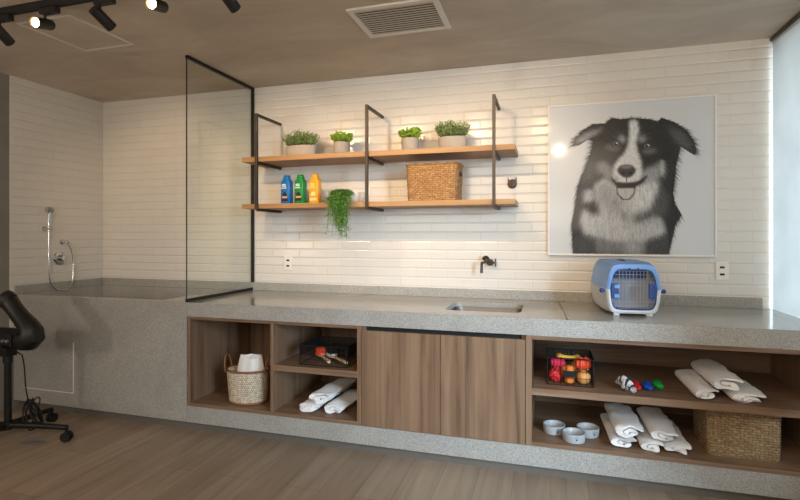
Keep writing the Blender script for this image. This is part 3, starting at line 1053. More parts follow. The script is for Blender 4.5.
# ------------------------------------------------------------------ dog toys
def toy(name, label, mat, loc, mb, rot=(0, 0, 0), group='dog toys in the wire basket'):
    o = mb.build(name, M[mat], None)
    o.location = loc; o.rotation_euler = rot
    return tag(o, label, 'dog toy', group)
def knobby(r, k=14, amp=.18):
    mb = MB(); n, m = 40, 24
    loops = []
    for i in range(m + 1):
        a = PI * i / m
        lp = []
        for j in range(n):
            b = 2 * PI * j / n
            q = r * (1 + amp * math.sin(a * 7) * math.cos(b * 6))
            lp.append((max(1e-4, math.sin(a)) * q * math.cos(b), max(1e-4, math.sin(a)) * q * math.sin(b), -math.cos(a) * q))
        loops.append(lp)
    return mb.loft(loops)
def ribbed(r, L, nr=4):
    prof = []
    K = 40
    for i in range(K + 1):
        f = i / K
        e = math.sqrt(max(0.001, 1 - (2 * f - 1) ** 6))
        prof.append((r * e * (1 + .12 * math.cos(2 * PI * nr * f)), -L / 2 + L * f))
    return MB().lathe(prof, 24)
def bone(L, r):
    mb = MB()
    pts = [(-L / 2 + L * i / 12, 0, 0) for i in range(13)]
    rad = [r * (.62 + .5 * abs(2 * i / 12 - 1) ** 3) for i in range(13)]
    mb.tube(pts, rad, 14)
    for s in (-1, 1):
        for q in (-1, 1): mb.sphere((s * L / 2, q * r * .75, 0), r * .95, 14, 8)
    return mb
bx, by, bz_ = TBK
toy('dog_toy', 'knobbly red rubber ball at the front left of the toy basket', 'red', (bx - .076, by - .070, bz_ + .046), knobby(.034))
toy('dog_toy', 'crimson ribbed rubber toy lying above the red ball in the toy basket', 'pink', (bx - .066, by - .062, bz_ + .113), ribbed(.0265, .08), (0, PI / 2, .25))
toy('dog_toy', 'tan leather ball at the front right of the toy basket', 'tan', (bx + .072, by - .072, bz_ + .043), MB().sphere((0, 0, 0), .037, 24, 14))
toy('dog_toy', 'coral ribbed toy at the top right of the toy basket', 'orange_red', (bx + .070, by - .062, bz_ + .118), ribbed(.033, .085, 3), (0, PI / 2, .1))
toy('dog_toy', 'orange ribbed toy standing behind the label plate of the toy basket', 'orange', (bx - .001, by - .080, bz_ + .056), ribbed(.028, .10, 2))
toy('dog_toy', 'yellow bone toy lying across the top of the toy basket', 'yellow', (bx - .004, by - .020, bz_ + .135), bone(.10, .018), (0, .05, .15))
toy('dog_toy', 'orange ball at the back left of the toy basket', 'orange', (bx - .05, by + .055, bz_ + .053), MB().sphere((0, 0, 0), .046, 24, 14))
toy('dog_toy', 'tan ribbed toy at the back right of the toy basket', 'tan', (bx + .058, by + .050, bz_ + .060), ribbed(.044, .11, 4))

# knotted rope toy
mb = MB()
def braid(path, r, k, phase, tw):
    pts = []
    for i in range(len(path)):
        a = tw * i + phase
        pts.append(Vector(path[i]) + Vector((0, r * math.cos(a), r * math.sin(a))))
    return pts
path = []
for i in range(90):
    f = i / 89
    a = 2 * PI * 1.6 * f
    path.append(((.017 * math.cos(a)) * (1 - .2 * f), -.065 + .12 * f, .030 + .016 * math.sin(a)))
t = thing('rope_toy', 'knotted navy and white rope dog toy on the long shelf', 'dog toy', (.383, -.690, ZS_R + .0006), .15)
wp = MB(); dp = MB()
for ph, b_ in ((0, wp), (2.1, dp), (4.2, wp)):
    b_.tube(braid(path, .010, 3, ph, .42), .0095, 8)
for s, y in ((-1, -.072), (1, .062)):
    for k in range(9):
        a = 2 * PI * k / 9
        wp.tube([(path[0 if s < 0 else -1][0], y * .8, path[0 if s < 0 else -1][2]), (path[0 if s < 0 else -1][0] + .014 * math.cos(a), y + s * .022, max(.004, path[0 if s < 0 else -1][2] - .006 + .012 * math.sin(a)))], .0026, 5)
zmin = min(min(v[2] for v in wp.v), min(v[2] for v in dp.v))
for b_ in (wp, dp): b_.v = [(x, y, z - zmin) for x, y, z in b_.v]
wp.build('white_strand', M['rope_white'], t); dp.build('navy_strand', M['rope_dark'], t)

def chew(label, mat, loc, rz):
    t_ = MB()
    pts = [(-.048 + .096 * i / 14, .010 * math.sin(PI * i / 14 * 1.6), 0) for i in range(15)]
    t_.tube(pts, [.004 + .017 * math.sin(PI * (.08 + .84 * i / 14)) ** .5 for i in range(15)], 16)
    t_.xf(Matrix.Diagonal((1.1, 1.08, .9, 1)))
    zz = min(p[2] for p in t_.v)
    t_.xf(Matrix.Translation((0, 0, .0006 - zz)))
    o = t_.build('chew_toy', M[mat], None)
    o.location = loc; o.rotation_euler = (0, 0, rz)
    tag(o, label, 'dog toy', 'coloured chew toys on the long shelf')
chew('red rubber chew toy between the rope toy and the blue one', 'red', (.445, -.645, ZS_R), 1.75)
chew('blue rubber chew toy between the red and the green one', 'blue', (.503, -.632, ZS_R), 1.75)
chew('green rubber chew toy nearest the towels on the long shelf', 'green', (.562, -.590, ZS_R), 1.75)

# ------------------------------------------------------------------ bowls
def bowl(label, x, y):
    t = thing('pet_bowl', label, 'bowl', (x, y, ZF), random.uniform(-.3, .3), 'white ceramic pet bowls')
    MB().lathe([(.054, 0), (.058, .003), (.060, .02), (.061, .044), (.060, .048), (.055, .048), (.052, .042), (.048, .016), (.036, .011), (.002, .010)], 48).build('bowl_body', M['ceramic'], t)
    pr = MB()
    def dot(a, z, r):
        p = []
        for k in range(10):
            b = 2 * PI * k / 10
            aa = a + r * math.cos(b) / .061
            p.append((.0608 * math.cos(aa), .0608 * math.sin(aa), z + r * math.sin(b)))
        pr.add(p, [tuple(range(10))])
    for a in (-1.15,):
        dot(a, .024, .0065)
        for da, dz in ((-.13, .010), (-.045, .015), (.045, .015), (.13, .010)): dot(a + da, .024 + dz, .0027)
    pr.build('grey_print', M['grey_print'], t, False)
bowl('white ceramic pet bowl at the left of the three', .022, -.618)
bowl('white ceramic pet bowl standing in front of the other two', .124, -.706)
bowl('white ceramic pet bowl nearest the folded towels', .203, -.606)

# ------------------------------------------------------------------ pet carrier
PCX, PCY = .442, -.575
t = thing('pet_carrier', 'blue and grey plastic pet carrier with wire door on the worktop', 'pet carrier', (PCX, PCY, ZT + .0012), .075)
n = 72
def sup(hx, hz, cz, e, top, bot):
    P = []
    for k in range(n):
        a = 2 * PI * k / n
        c, s = math.cos(a), math.sin(a)
        x = hx * math.copysign(abs(c) ** (2 / e), c); z = hz * math.copysign(abs(s) ** (2 / e), s)
        if z > 0: x *= 1 - top * (z / hz) ** 1.4
        else: x *= 1 - bot * (-z / hz) ** 1.4
        P.append((x, cz + z))
    return P
out_p = sup(.146, .139, .151, 8, .22, .13)
in_p = sup(.122, .114, .147, 7, .20, .10)
def st(P, y, k, cz=.152): return [(x * k, y, max(.008, cz + (z - cz) * (min(k, 1.06) if k > 1 else (k + 1) / 2))) for x, z in P]
ys = [(0, .965), (.012, .995), (.03, 1.0), (.10, 1.07), (.22, 1.14), (.37, 1.15), (.44, 1.08), (.47, .96)]
outer = [st(out_p, y, k) for y, k in ys]
zfl = .145
def shell(top):
    mb = MB()
    loops = outer
    sel = lambda ps: (sum(p[2] for p in ps) / len(ps) > zfl) == top
    allL = [[(x, .018, z) for x, z in in_p], [(x, -.004, z) for x, z in in_p], [(x * 1.07, -.006, .146 + (z - .146) * 1.07) for x, z in in_p]] + outer
    for i in range(len(allL) - 1):
        for k in range(n):
            j = (k + 1) % n
            q = [allL[i][k], allL[i][j], allL[i + 1][j], allL[i + 1][k]]
            if sel(q): mb.add(q, [(0, 1, 2, 3)])
    L_ = outer[-1]
    pts = [p for p in L_ if (p[2] > zfl) == top]
    pts.sort(key=lambda p: p[0] if top else -p[0])
    mb.add(pts, [tuple(range(len(pts)))])
    bm = bmesh.new()
    vs = [bm.verts.new(v) for v in mb.v]
    for f in mb.f:
        try: bm.faces.new([vs[i] for i in f])
        except ValueError: pass
    bmesh.ops.remove_doubles(bm, verts=bm.verts[:], dist=1e-5)
    return MB().bm(bm)
ts = shell(True).build('top_shell', M['carrier_blue'], t)
bsn = shell(False)
ring = [(x * 1.02, y, zfl) for x, y in [(p0[0], p0[1]) for p0 in []]]
b_ = bsn.build('bottom_shell', M['carrier_grey'], t)
# flange where the shells meet, along both sides
for s in (-1, 1):
    MB().tube([(s * (.138 * k + .002), y, zfl) for y, k in ys[1:-1]], .007, 8).build('flange', M['carrier_blue'], ts)
# inner lining
MB().loft([[(x * 1.005, .02, z) for x, z in in_p], [(x * 1.08, .06, .146 + (z - .146) * 1.04) for x, z in in_p], [(x * 1.08, .15, .146 + (z - .146) * 1.04) for x, z in in_p]], False, True).build('lining', M['carrier_in'], b_)
MB().box(-.098, .098, .135, .148, .195, .256, .004).build('upper_vent', M['carrier_navy'], b_, False)
# wire door
d = MB()
for k in range(13):
    x = -.108 + .216 * k / 12
    zt_ = .252 if abs(x) < .082 else .200
    d.cyl((x, .004, .038), (x, .004, zt_), .0012, 5)
for z in (.055, .08, .17, .19, .21, .23, .25):
    q_ = .117 - .030 * max(0, (z - .15) / .11)
    d.cyl((-q_, .002, z), (q_, .002, z), .0012, 5)
dr = d.build('door', M['wire_grey'], t)
fp = [(x * .985, .003, .140 + (z - .140) * .985) for x, z in in_p]
MB().tube(fp + [fp[0]], .0048, 6).build('door_rim', M['carrier_navy'], dr)
for s in (-1, 1):
    lt = MB().box(s * .097 - .019, s * .097 + .019, -.010, .006, .098, .182, .003).build('latch', M['carrier_navy'], t, False)
    for z in (.112, .165): MB().box(s * .093 - .007, s * .080 + .007, -.0125, -.0098, z - .010, z + .010, .001).build('clip', M['carrier_blue'], lt, False)
    kn = MB().sphere((s * .163, .03, .138), .013, 16, 10, (.8, .9, 1))
    kn.box(s * .152 - .006, s * .152 + .006, .02, .045, .128, .146, .002)
    kn.build('side_clasp', M['carrier_navy'], t)
    for y in (.02, .40):
        MB().box(s * .085 - .016, s * .085 + .016, y - .012, y + .012, 0, .022, .003).build('foot', M['carrier_grey'], t, False)
hd = MB()
hd.tube([(-.02, .12, .286), (-.02, .13, .296), (-.02, .17, .300), (-.02, .25, .300), (-.02, .29, .298), (-.02, .30, .290)], [.008, .008, .009, .009, .008, .008], 10)
hd.build('handle', M['carrier_navy'], ts)
for q in (-.022, .022):
    MB().box(q - .006, q + .006, -.010, .004, .258, .268, .001).build('hinge_pin', M['carrier_navy'], ts, False)

# ------------------------------------------------------------------ taps, outlets, hook
TPX, TPZ = -.41, 1.125
t = thing('wall_tap', 'dark metal wall tap with cross handle above the sink', 'tap', (TPX, 0, TPZ))
MB().tube([(0, -.001, 0), (0, -.010, 0)], .024, 24).build('escutcheon', M['dark_steel'], t)
sp_ = [(0, -.010, 0), (0, -.045, 0)]
MB().tube(sp_, .0135, 16).tube([(-.004, -.04, .003)] + [(-.022 - .022 * math.cos(a), -.046 - .006 * i, .018 + .022 * math.sin(a)) for i, a in enumerate([PI * (.15 + .85 * k / 8) - 0 for k in range(9)])] + [(-.046, -.10, 0), (-.047, -.10, -.07)], .0105, 14).build('spout', M['dark_steel'], t)
hnd = MB().tube([(0, -.035, 0), (.042, -.035, 0)], .007, 10)
for a in (0, PI / 2): hnd.tube([(.042, -.035 - .028 * math.cos(a), -.028 * math.sin(a)), (.042, -.035 + .028 * math.cos(a), .028 * math.sin(a))], .0055, 10)
hnd.build('cross_handle', M['dark_steel'], t)

def outlet(label, x, z):
    t = thing('wall_socket', label, 'socket', (x, 0, z), 0, 'wall sockets')
    MB().box(-.036, .036, -.009, -.0005, -.056, .056, .003).build('cover_plate', M['white_plastic'], t, False)
    for q in (.022, -.022):
        s_ = MB()
        for k in (-1, 1): s_.sphere((k * .006, -.0092, q), .0075, 12, 6, (1.1, .18, 1.0))
        s_.build('socket_hole', M['dark'], t)
outlet('white double wall socket above the worktop below the shampoo bottles', -2.018, 1.094)
outlet('white double wall socket below the right corner of the dog picture', 1.035, 1.094)

t = thing('animal_hook', 'small round dark metal animal head hook on the tiles right of the shelves', 'hook', (-.255, 0, 1.678))
hk = MB().lathe([(.004, .022), (.018, .021), (.030, .012), (.033, .004), (.032, 0)], 24)
hk.xf(Matrix.Rotation(PI / 2, 4, 'X')); hk.v = [(x, y - .001, z) for x, y, z in hk.v]
M['bronze'] = simple('dull_bronze', srgb(104, 92, 80), .55, .4, .2)
hk.build('face', M['bronze'], t)
for s in (-1, 1):
    MB().loft([[(s * .022 - .010 , -.003 - e, .018), (s * .022 + .010, -.003 - e, .018), (s * .030, -.003 - e, .046)] for e in (0, .010)]).build('ear', M['bronze'], t)
MB().tube([(0, -.020, -.004), (0, -.040, -.006), (0, -.046, .004)], [.007, .006, .007], 10).build('peg', M['bronze'], t)

# ------------------------------------------------------------------ showers
XW = XL + .0005
t = thing('hand_shower', 'chrome hand shower with looping hose on the left tiled wall', 'shower', (XL, -.5, 1.4))
o_ = t.location
SYY = -.552
hs = MB().tube([(XW + .045, SYY, 1.345), (XW + .050, SYY, 1.44), (XW + .052, SYY, 1.50)], [.010, .012, .013], 14)
hs.build('shower_handle', M['chrome'], t, True, o_)
MB().tube([(XW + .035, SYY, 1.525), (XW + .062, SYY, 1.517), (XW + .070, SYY, 1.512)], [.026, .030, .027], 20).build('shower_head', M['chrome'], t, True, o_)
MB().tube([(XW, SYY, 1.37), (XW + .012, SYY, 1.37), (XW + .045, SYY, 1.37)], [.022, .016, .014], 16).tube([(XW + .046, SYY - .02, 1.37), (XW + .046, SYY + .02, 1.37)], .012, 12).build('holder', M['chrome'], t, True, o_)
ey, ez = -.368, 1.262
MB().tube([(XW, ey - .03, ez), (XW + .006, ey - .03, ez)], .026, 20).tube([(XW + .006, ey - .03, ez), (XW + .035, ey - .03, ez), (XW + .048, ey - .015, ez - .004), (XW + .05, ey, ez - .04)], .011, 12).build('wall_elbow', M['chrome'], t, True, o_)
hp_ = [(.045, -.552, 1.345), (.048, -.553, 1.22), (.050, -.553, 1.099), (.052, -.548, .960), (.054, -.512, .892), (.056, -.457, .866), (.056, -.398, .874), (.054, -.352, .940), (.052, -.340, 1.088), (.051, -.352, 1.17), (.05, ey, ez - .04)]
hp_ = [Vector((XW + q[0], q[1], q[2])) for q in hp_]
hose = []
for k in range(len(hp_) - 1):
    p0, p1, p2, p3 = hp_[max(k - 1, 0)], hp_[k], hp_[k + 1], hp_[min(k + 2, len(hp_) - 1)]
    for q in range(6):
        f = q / 6
        hose.append(.5 * ((2 * p1) + (p2 - p0) * f + (2 * p0 - 5 * p1 + 4 * p2 - p3) * f * f + (3 * p1 - p0 - 3 * p2 + p3) * f ** 3))
hose.append(hp_[-1])
MB().tube(hose, .0065, 10).build('hose', M['chrome'], t, True, o_)
VY, VZ = -.425, 1.128
t = thing('mixer_valve', 'round chrome mixer valve with lever beside the shower hose', 'valve', (XL, VY, VZ))
o_ = t.location
ms = MB().tube([(XW, VY, VZ), (XW + .008, VY, VZ), (XW + .012, VY, VZ)], [.056, .056, .048], 32); ms.build('plate', M['chrome'], t, True, o_)
MB().tube([(XW + .0122, VY, VZ), (XW + .045, VY, VZ), (XW + .05, VY, VZ)], [.026, .024, .018], 24).build('knob', M['chrome'], t, True, o_)
MB().tube([(XW + .04, VY, VZ), (XW + .046, VY - .03, VZ + .004), (XW + .050, VY - .05, VZ + .01)], [.008, .007, .006], 12).build('lever', M['chrome'], t, True, o_)

# ------------------------------------------------------------------ ceiling fittings
t = thing('ceiling_vent', 'white framed air vent grille in the ceiling', 'vent', (-.80, -.93, ZC - .015))
o_ = t.location
vx0, vx1, vy0, vy1 = -1.048, -.548, -1.12, -.73
f_ = MB()
z0, z1 = ZC - .012, ZC - .0005
fw = .032
f_.box(vx0, vx1, vy0, vy0 + fw, z0, z1, .002); f_.box(vx0, vx1, vy1 - fw, vy1, z0, z1, .002)
f_.box(vx0, vx0 + fw, vy0 + fw, vy1 - fw, z0, z1, .002); f_.box(vx1 - fw, vx1, vy0 + fw, vy1 - fw, z0, z1, .002)
f_.build('frame', M['white_metal'], t, False, o_)
MB().box(vx0 + fw, vx1 - fw, vy0 + fw, vy1 - fw, ZC - .002, ZC - .0008).build('backing', M['dark'], t, False, o_)
ns = 12
for i in range(ns):
    y = vy0 + fw + (vy1 - vy0 - 2 * fw) * (i + .5) / ns
    s_ = MB().box(vx0 + fw, vx1 - fw, -.0066, .0066, -.0008, .0008)
    s_.xf(Matrix.Translation((0, y, ZC - .0085)) @ Matrix.Rotation(-.06, 4, 'X'))
    s_.build('slat', M['grille_slat'], t, False, o_)
MB().box(vx0 + fw, vx1 - fw, (vy0 + vy1) / 2 - .003, (vy0 + vy1) / 2 + .003, ZC - .0165, ZC - .0150).build('centre_bar', M['grille_slat'], t, False, o_)

t = thing('access_hatch', 'square ceiling access hatch with a thin white frame above the tub', 'hatch', (-2.72, -1.27, ZC - .01))
o_ = t.location
ax0, ax1, ay0, ay1 = -2.915, -2.52, -1.50, -1.045
f_ = MB(); fw = .018; z0, z1 = ZC - .005, ZC - .0005
f_.box(ax0, ax1, ay0, ay0 + fw, z0, z1); f_.box(ax0, ax1, ay1 - fw, ay1, z0, z1)
f_.box(ax0, ax0 + fw, ay0 + fw, ay1 - fw, z0, z1); f_.box(ax1 - fw, ax1, ay0 + fw, ay1 - fw, z0, z1)
f_.build('frame', M['white_metal'], t, False, o_)
MB().box(ax0 + fw + .006, ax1 - fw - .006, ay0 + fw + .006, ay1 - fw - .006, ZC - .003, ZC - .0005).build('hatch_panel', M['ceiling'], t, False, o_)

# track lights
def track(y, x0, x1, label):
    t = thing('light_track', label, 'light track', ((x0 + x1) / 2, y, ZC - .04))
    MB().box(x0, x1, y - .018, y + .018, ZC - .036, ZC - .0005, .002).build('rail', M['track_black'], t, False, t.location)
    MB().box(x0 + .01, x1 - .01, y - .006, y + .006, ZC - .0372, ZC - .0362).build('slot', M['dark'], t, False, t.location)
TY = -1.645
ZH = ZC - .0375
track(TY, -3.6, .6, 'black ceiling light track carrying the spotlights, parallel to the tiled wall')

def spot_head(label, x, y, aim, energy, size=74, blend=.7, on=False, col=(1, .69, .40), radius=.03):
    t = thing('track_spotlight', label, 'spotlight', (x, y, ZH), 0, 'spotlights on the ceiling track')
    MB().box(-.055, .055, -.017, .017, -.030, -.0005, .003).build('adapter', M['track_black'], t, False)
    sxo = -.03
    MB().tube([(sxo, 0, -.030), (sxo, 0, -.062)], .007, 10).build('stem', M['track_black'], t)
    d = Vector(aim).normalized()
    c = Vector((sxo, 0, -.080))
    q = d.to_track_quat('Z', 'Y').to_matrix().to_4x4()
    Lh = .115
    hb = MB().lathe([(.024, -Lh * .35), (.0275, -Lh * .33), (.0275, Lh * .65), (.0255, Lh * .65), (.0245, Lh * .55), (.001, Lh * .55)], 28)
    hb.xf(Matrix.Translation(c) @ q)
    h = hb.build('lamp_head', M['track_black'], t)
    ln = MB().lathe([(.0235, Lh * .56), (.018, Lh * .585), (.001, Lh * .595)], 24)
    ln.xf(Matrix.Translation(c) @ q)
    ln.build('lens', M['lamp_on'] if on else M['lamp_dim'], h)
    if energy:
        ld = bpy.data.lights.new('spot_beam', 'SPOT')
        ld.energy = energy; ld.color = col
        ld.spot_size = math.radians(size); ld.spot_blend = blend
        ld.shadow_soft_size = radius
        lo = bpy.data.objects.new('spot_beam', ld); COL.objects.link(lo)
        lo.parent = t
        lo.location = c + d * (Lh * .72)
        lo.rotation_euler = d.to_track_quat('-Z', 'Y').to_euler()
    return t
WA = (.12, 1, -.56)
spot_head('black spotlight cut off at the left edge of the picture', -2.80, TY, (-.2, 1, -.56), 30)
spot_head('lit black spotlight facing the room above the ceiling hatch', -2.475, TY, (.25, -1, -.30), 20, on=True)
spot_head('black spotlight tilted to the wall between the two lit ones', -2.115, TY, WA, 40)
spot_head('lit black spotlight facing the room near the end of the visible track', -1.755, TY, (.25, -1, -.30), 20, on=True)
spot_head('black spotlight hanging alone at the top edge, left of the vent', -1.385, TY, WA, 38)
spot_head('black spotlight beyond the top edge, nearest the vent', -.70, TY, WA, 36)
spot_head('black spotlight beyond the top edge in front of the dog picture', -.02, TY, (-.1, 1, -.5), 17)

# ------------------------------------------------------------------ dog picture
W_, H_ = 300, 300
AX0, AX1, AZ0, AZ1 = -.004, .990, 1.192, 2.192
def art():
    rnd = random.Random(11)
    rs = np.random.RandomState(3)
    S = 300
    BGC = .62
    # work in the coordinates of a 469x500 study, mapped to the square sheet
    def mp(p):
        px = 560 + p[0] / 3.127; py = 100 + p[1] / 3.125
        s = (px - 548.5) / 168.0
        top = 106.8 - 10.8 * s
        return (s * S, (py - top) / (255 - top) * S)
    yy, xx = np.mgrid[0:S, 0:S].astype(float)
    def poly(pts):
        P = [mp(p) for p in pts]
        inside = np.zeros((S, S), bool)
        j = len(P) - 1
        for i in range(len(P)):
            xi, yi = P[i]; xj, yj = P[j]
            cond = ((yi > yy) != (yj > yy)) & (xx < (xj - xi) * (yy - yi) / (yj - yi + 1e-9) + xi)
            inside ^= cond
            j = i
        return inside.astype(float)
    def blur(a, r):
        if r <= 0: return a
        k = np.exp(-.5 * (np.arange(-int(3 * r), int(3 * r) + 1) / r) ** 2); k /= k.sum()
        pd = len(k) // 2
        a = np.pad(a, pd, mode='edge')
        a = np.apply_along_axis(lambda v: np.convolve(v, k, 'valid'), 0, a)
        return np.apply_along_axis(lambda v: np.convolve(v, k, 'valid'), 1, a)
    def ell(cx, cy, rx, ry, rot=0):
        x0, y0 = mp((cx, cy)); k = S / 168.0 / 3.127
        dx, dy = xx - x0, yy - y0
        c, s = math.cos(rot), math.sin(rot)
        u = (dx * c + dy * s) / (rx * k); v = (-dx * s + dy * c) / (ry * k)
        return (u * u + v * v)
    sil = poly([(150, 72), (172, 54), (200, 58), (240, 54), (290, 58), (318, 66), (330, 54), (370, 68), (405, 92), (428, 126), (437, 158), (430, 172), (408, 158), (388, 146), (382, 175), (374, 205), (372, 240), (366, 290), (372, 325), (392, 358), (374, 388), (364, 430), (352, 482), (46, 482), (42, 430), (40, 392), (52, 330), (60, 272), (80, 224), (94, 190), (104, 160), (112, 128), (96, 122), (66, 140), (44, 143), (50, 122), (78, 92), (110, 74)])
    col = np.full((S, S), .024)
    def lay(mask, val, b=2.0):
        nonlocal col
        m = np.clip(blur(mask, b), 0, 1)
        col = col * (1 - m) + val * m
    # ear leather
    lay(poly([(46, 138), (60, 118), (95, 100), (150, 84), (128, 106), (90, 118), (62, 138)]), .22, 3)
    lay(poly([(60, 134), (80, 118), (112, 108), (96, 120)]), .34, 2)
    lay(poly([(345, 80), (395, 105), (424, 150), (400, 150), (370, 128)]), .085, 4)
    # side fur lighter
    lay(poly([(100, 180), (130, 190), (120, 260), (90, 300), (66, 300), (78, 240)]), .07, 6)
    # cheeks
    lay(poly([(126, 196), (150, 190), (180, 218), (184, 250), (160, 250), (142, 232), (128, 222)]), .20, 4)
    lay(poly([(262, 240), (280, 214), (310, 205), (322, 190), (330, 220), (318, 250), (285, 262)]), .26, 4)
    lay(poly([(326, 185), (336, 190), (338, 222), (328, 238), (324, 215)]), .40, 2)
    # brows
    lay((ell(206, 122, 11, 15, -.5) < 1).astype(float), .24, 3)
    lay((ell(268, 122, 13, 11, .5) < 1).astype(float), .22, 3)
    lay((ell(178, 148, 26, 12, .2) < 1).astype(float), .10, 3)
    lay((ell(292, 158, 22, 10, 0) < 1).astype(float), .12, 3)
    # chest ruff
    lay(poly([(150, 244), (120, 262), (118, 290), (126, 330), (108, 330), (78, 345), (70, 380), (84, 418), (130, 432), (190, 448), (250, 448), (310, 432), (342, 412), (332, 372), (306, 350), (306, 310), (322, 262), (300, 250), (262, 270), (180, 262)]), .42, 3.5)
    lay(poly([(150, 250), (124, 268), (134, 320), (178, 360), (214, 350), (200, 310), (178, 275)]), .30, 5)
    lay(poly([(252, 270), (312, 252), (316, 290), (290, 335), (250, 345), (240, 310)]), .52, 5)
    lay(poly([(84, 282), (108, 278), (120, 300), (110, 318), (84, 318)]), .40, 3)
    lay(poly([(82, 318), (128, 322), (138, 352), (112, 360), (88, 344)]), .03, 4)
    lay(poly([(250, 385), (234, 362), (262, 352), (300, 330), (330, 262), (350, 300), (346, 360), (310, 362), (280, 376)]), .075, 5)
    lay(poly([(196, 344), (228, 350), (226, 384), (206, 376)]), .24, 4)
    lay(poly([(110, 430), (160, 440), (250, 446), (286, 446), (286, 482), (122, 482)]), .16, 5)
    lay(poly([(214, 440), (276, 440), (268, 482), (222, 482)]), .30, 6)
    lay(poly([(42, 432), (110, 428), (122, 482), (44, 482)]), .055, 4)
    lay(poly([(286, 432), (352, 420), (352, 482), (286, 482)]), .06, 4)
    # blaze + muzzle
    lay(poly([(230, 66), (244, 60), (256, 68), (257, 100), (250, 135), (256, 165), (266, 192), (270, 230), (262, 250), (220, 262), (188, 254), (176, 238), (182, 205), (196, 185), (214, 168), (226, 140), (230, 100)]), .56, 2.2)
    lay(poly([(176, 232), (196, 240), (196, 260), (182, 256)]), .36, 2)
    img = np.where(blur(sil, .8) > .5, col, BGC)
    base = col.copy()
    # fur strokes along a field that leaves the nose outwards and then hangs
    hx, hy = mp((222, 190))
    acc = img.copy()
    ys_, xs_ = np.where(sil > .5)
    order = rs.permutation(len(xs_))[:16000]
    for idx in order:
        x, y = float(xs_[idx]), float(ys_[idx])
        c0 = base[int(y), int(x)]
        dx, dy = x - hx, y - hy
        rr = math.hypot(dx, dy) + 1e-6
        ang = math.atan2(dy / rr + (.55 if rr > 45 else .05) + (.5 if y > 190 else 0), dx / rr)
        ang += rnd.gauss(0, .22)
        ln = rnd.uniform(3, 7) if rr < 50 else rnd.uniform(7, 17)
        if y < S * .17: ln *= .45
        v = max(.012, c0 * (1 + rnd.gauss(0, .34)) + rnd.gauss(0, .01))
        for k in range(int(ln * 1.3)):
            q = k / 1.3
            X = x + q * math.cos(ang); Y = y + q * math.sin(ang) + .02 * q * q
            i, j = int(Y), int(X)
            if 0 <= i < S and 0 <= j < S:
                a = .62 * (1 - q / ln)
                acc[i, j] = acc[i, j] * (1 - a) + v * a
    img = acc * .78 + np.where(blur(sil, .8) > .5, base, acc) * .22
    def put(mask, val, b=.7):
        nonlocal img
        m = np.clip(blur(mask.astype(float), b), 0, 1)
        img = img * (1 - m) + val * m
    # eyes
    for ex, ey in ((186, 137), (286, 144)):
        put(ell(ex, ey, 16, 11) < 1, .03, 1.2)
        put(ell(ex, ey, 10, 9) < 1, .11, .8)
        put(ell(ex, ey, 5.2, 5.2) < 1, .015, .5)
        put(ell(ex + 3.5, ey - 3.5, 2.4, 2.4) < 1, .75, .4)
    # mouth
    put(poly([(168, 232), (178, 246), (190, 257), (214, 262), (244, 260), (264, 250), (284, 234), (288, 238), (270, 260), (250, 270), (188, 270), (174, 252)]), .03, 1.3)
    put(poly([(186, 268), (250, 268), (246, 294), (230, 313), (208, 313), (190, 296)]), .02, .8)
    put(poly([(190, 274), (246, 274), (242, 293), (227, 309), (210, 309), (194, 294)]), .44, .9)
    put(poly([(190, 258), (248, 258), (246, 276), (192, 276)]), .03, 1.4)
    put(poly([(216, 280), (219, 280), (219, 304), (217, 304)]), .24, .8)
    # nose
    put(poly([(190, 214), (202, 203), (220, 200), (238, 203), (250, 214), (249, 228), (236, 240), (222, 244), (206, 240), (192, 228)]), .045, 1.4)
    put(ell(220, 209, 18, 4.5) < 1, .19, 1.6)
    put(ell(209, 228, 6.5, 4.5, .4) < 1, .012, .8)
    put(ell(233, 228, 6.5, 4.5, -.4) < 1, .012, .8)
    put(poly([(219, 240), (222, 240), (222, 258), (219, 258)]), .06, .6)
    return np.clip(img, .008, .95)
ART = art()
G = 300
vs = []; fs = []
u = (np.arange(G + 1) / G)
for j in range(G + 1):
    for i in range(G + 1):
        vs.append((AX0 + (AX1 - AX0) * i / G, -.022, AZ1 - (AZ1 - AZ0) * j / G))
for j in range(G):
    for i in range(G):
        a = j * (G + 1) + i
        fs.append((a, a + G + 1, a + G + 2, a + 1))
t = thing('dog_portrait', 'large square black and white dog portrait in a thin white frame', 'picture', ((AX0 + AX1) / 2, 0, AZ0))
o_ = t.location
me = bpy.data.meshes.new('print')
me.from_pydata([(x - o_[0], y - o_[1], z - o_[2]) for x, y, z in vs], [], fs)
ca = me.color_attributes.new('ink', 'FLOAT_COLOR', 'POINT')
pad = np.pad(ART, ((0, 1), (0, 1)), mode='edge')
rgba = np.ones(((G + 1) * (G + 1), 4), dtype=np.float32)
v_ = pad.reshape(-1)
rgba[:, 0] = v_ * .96; rgba[:, 1] = v_; rgba[:, 2] = v_ * 1.04
ca.data.foreach_set('color', rgba.reshape(-1))
m, nt, b = new_mat('glossy_photo_print')
at = N(nt, 'ShaderNodeAttribute'); at.attribute_name = 'ink'
nt.links.new(at.outputs['Color'], b.inputs['Base Color'])
b.inputs['Roughness'].default_value = .35
b.inputs['Coat Weight'].default_value = .35
b.inputs['Specular IOR Level'].default_value = .2
b.inputs['Coat Roughness'].default_value = .10
me.materials.append(m)
po = bpy.data.objects.new('print', me); COL.objects.link(po); po.parent = t
f_ = MB(); fw = .011
f_.box(AX0 - fw, AX1 + fw, -.030, -.0005, AZ1, AZ1 + fw, .001); f_.box(AX0 - fw, AX1 + fw, -.030, -.0005, AZ0 - fw, AZ0, .001)
f_.box(AX0 - fw, AX0, -.030, -.0005, AZ0, AZ1, .001); f_.box(AX1, AX1 + fw, -.030, -.0005, AZ0, AZ1, .001)
f_.build('frame', M['pic_frame'], t, False, o_)
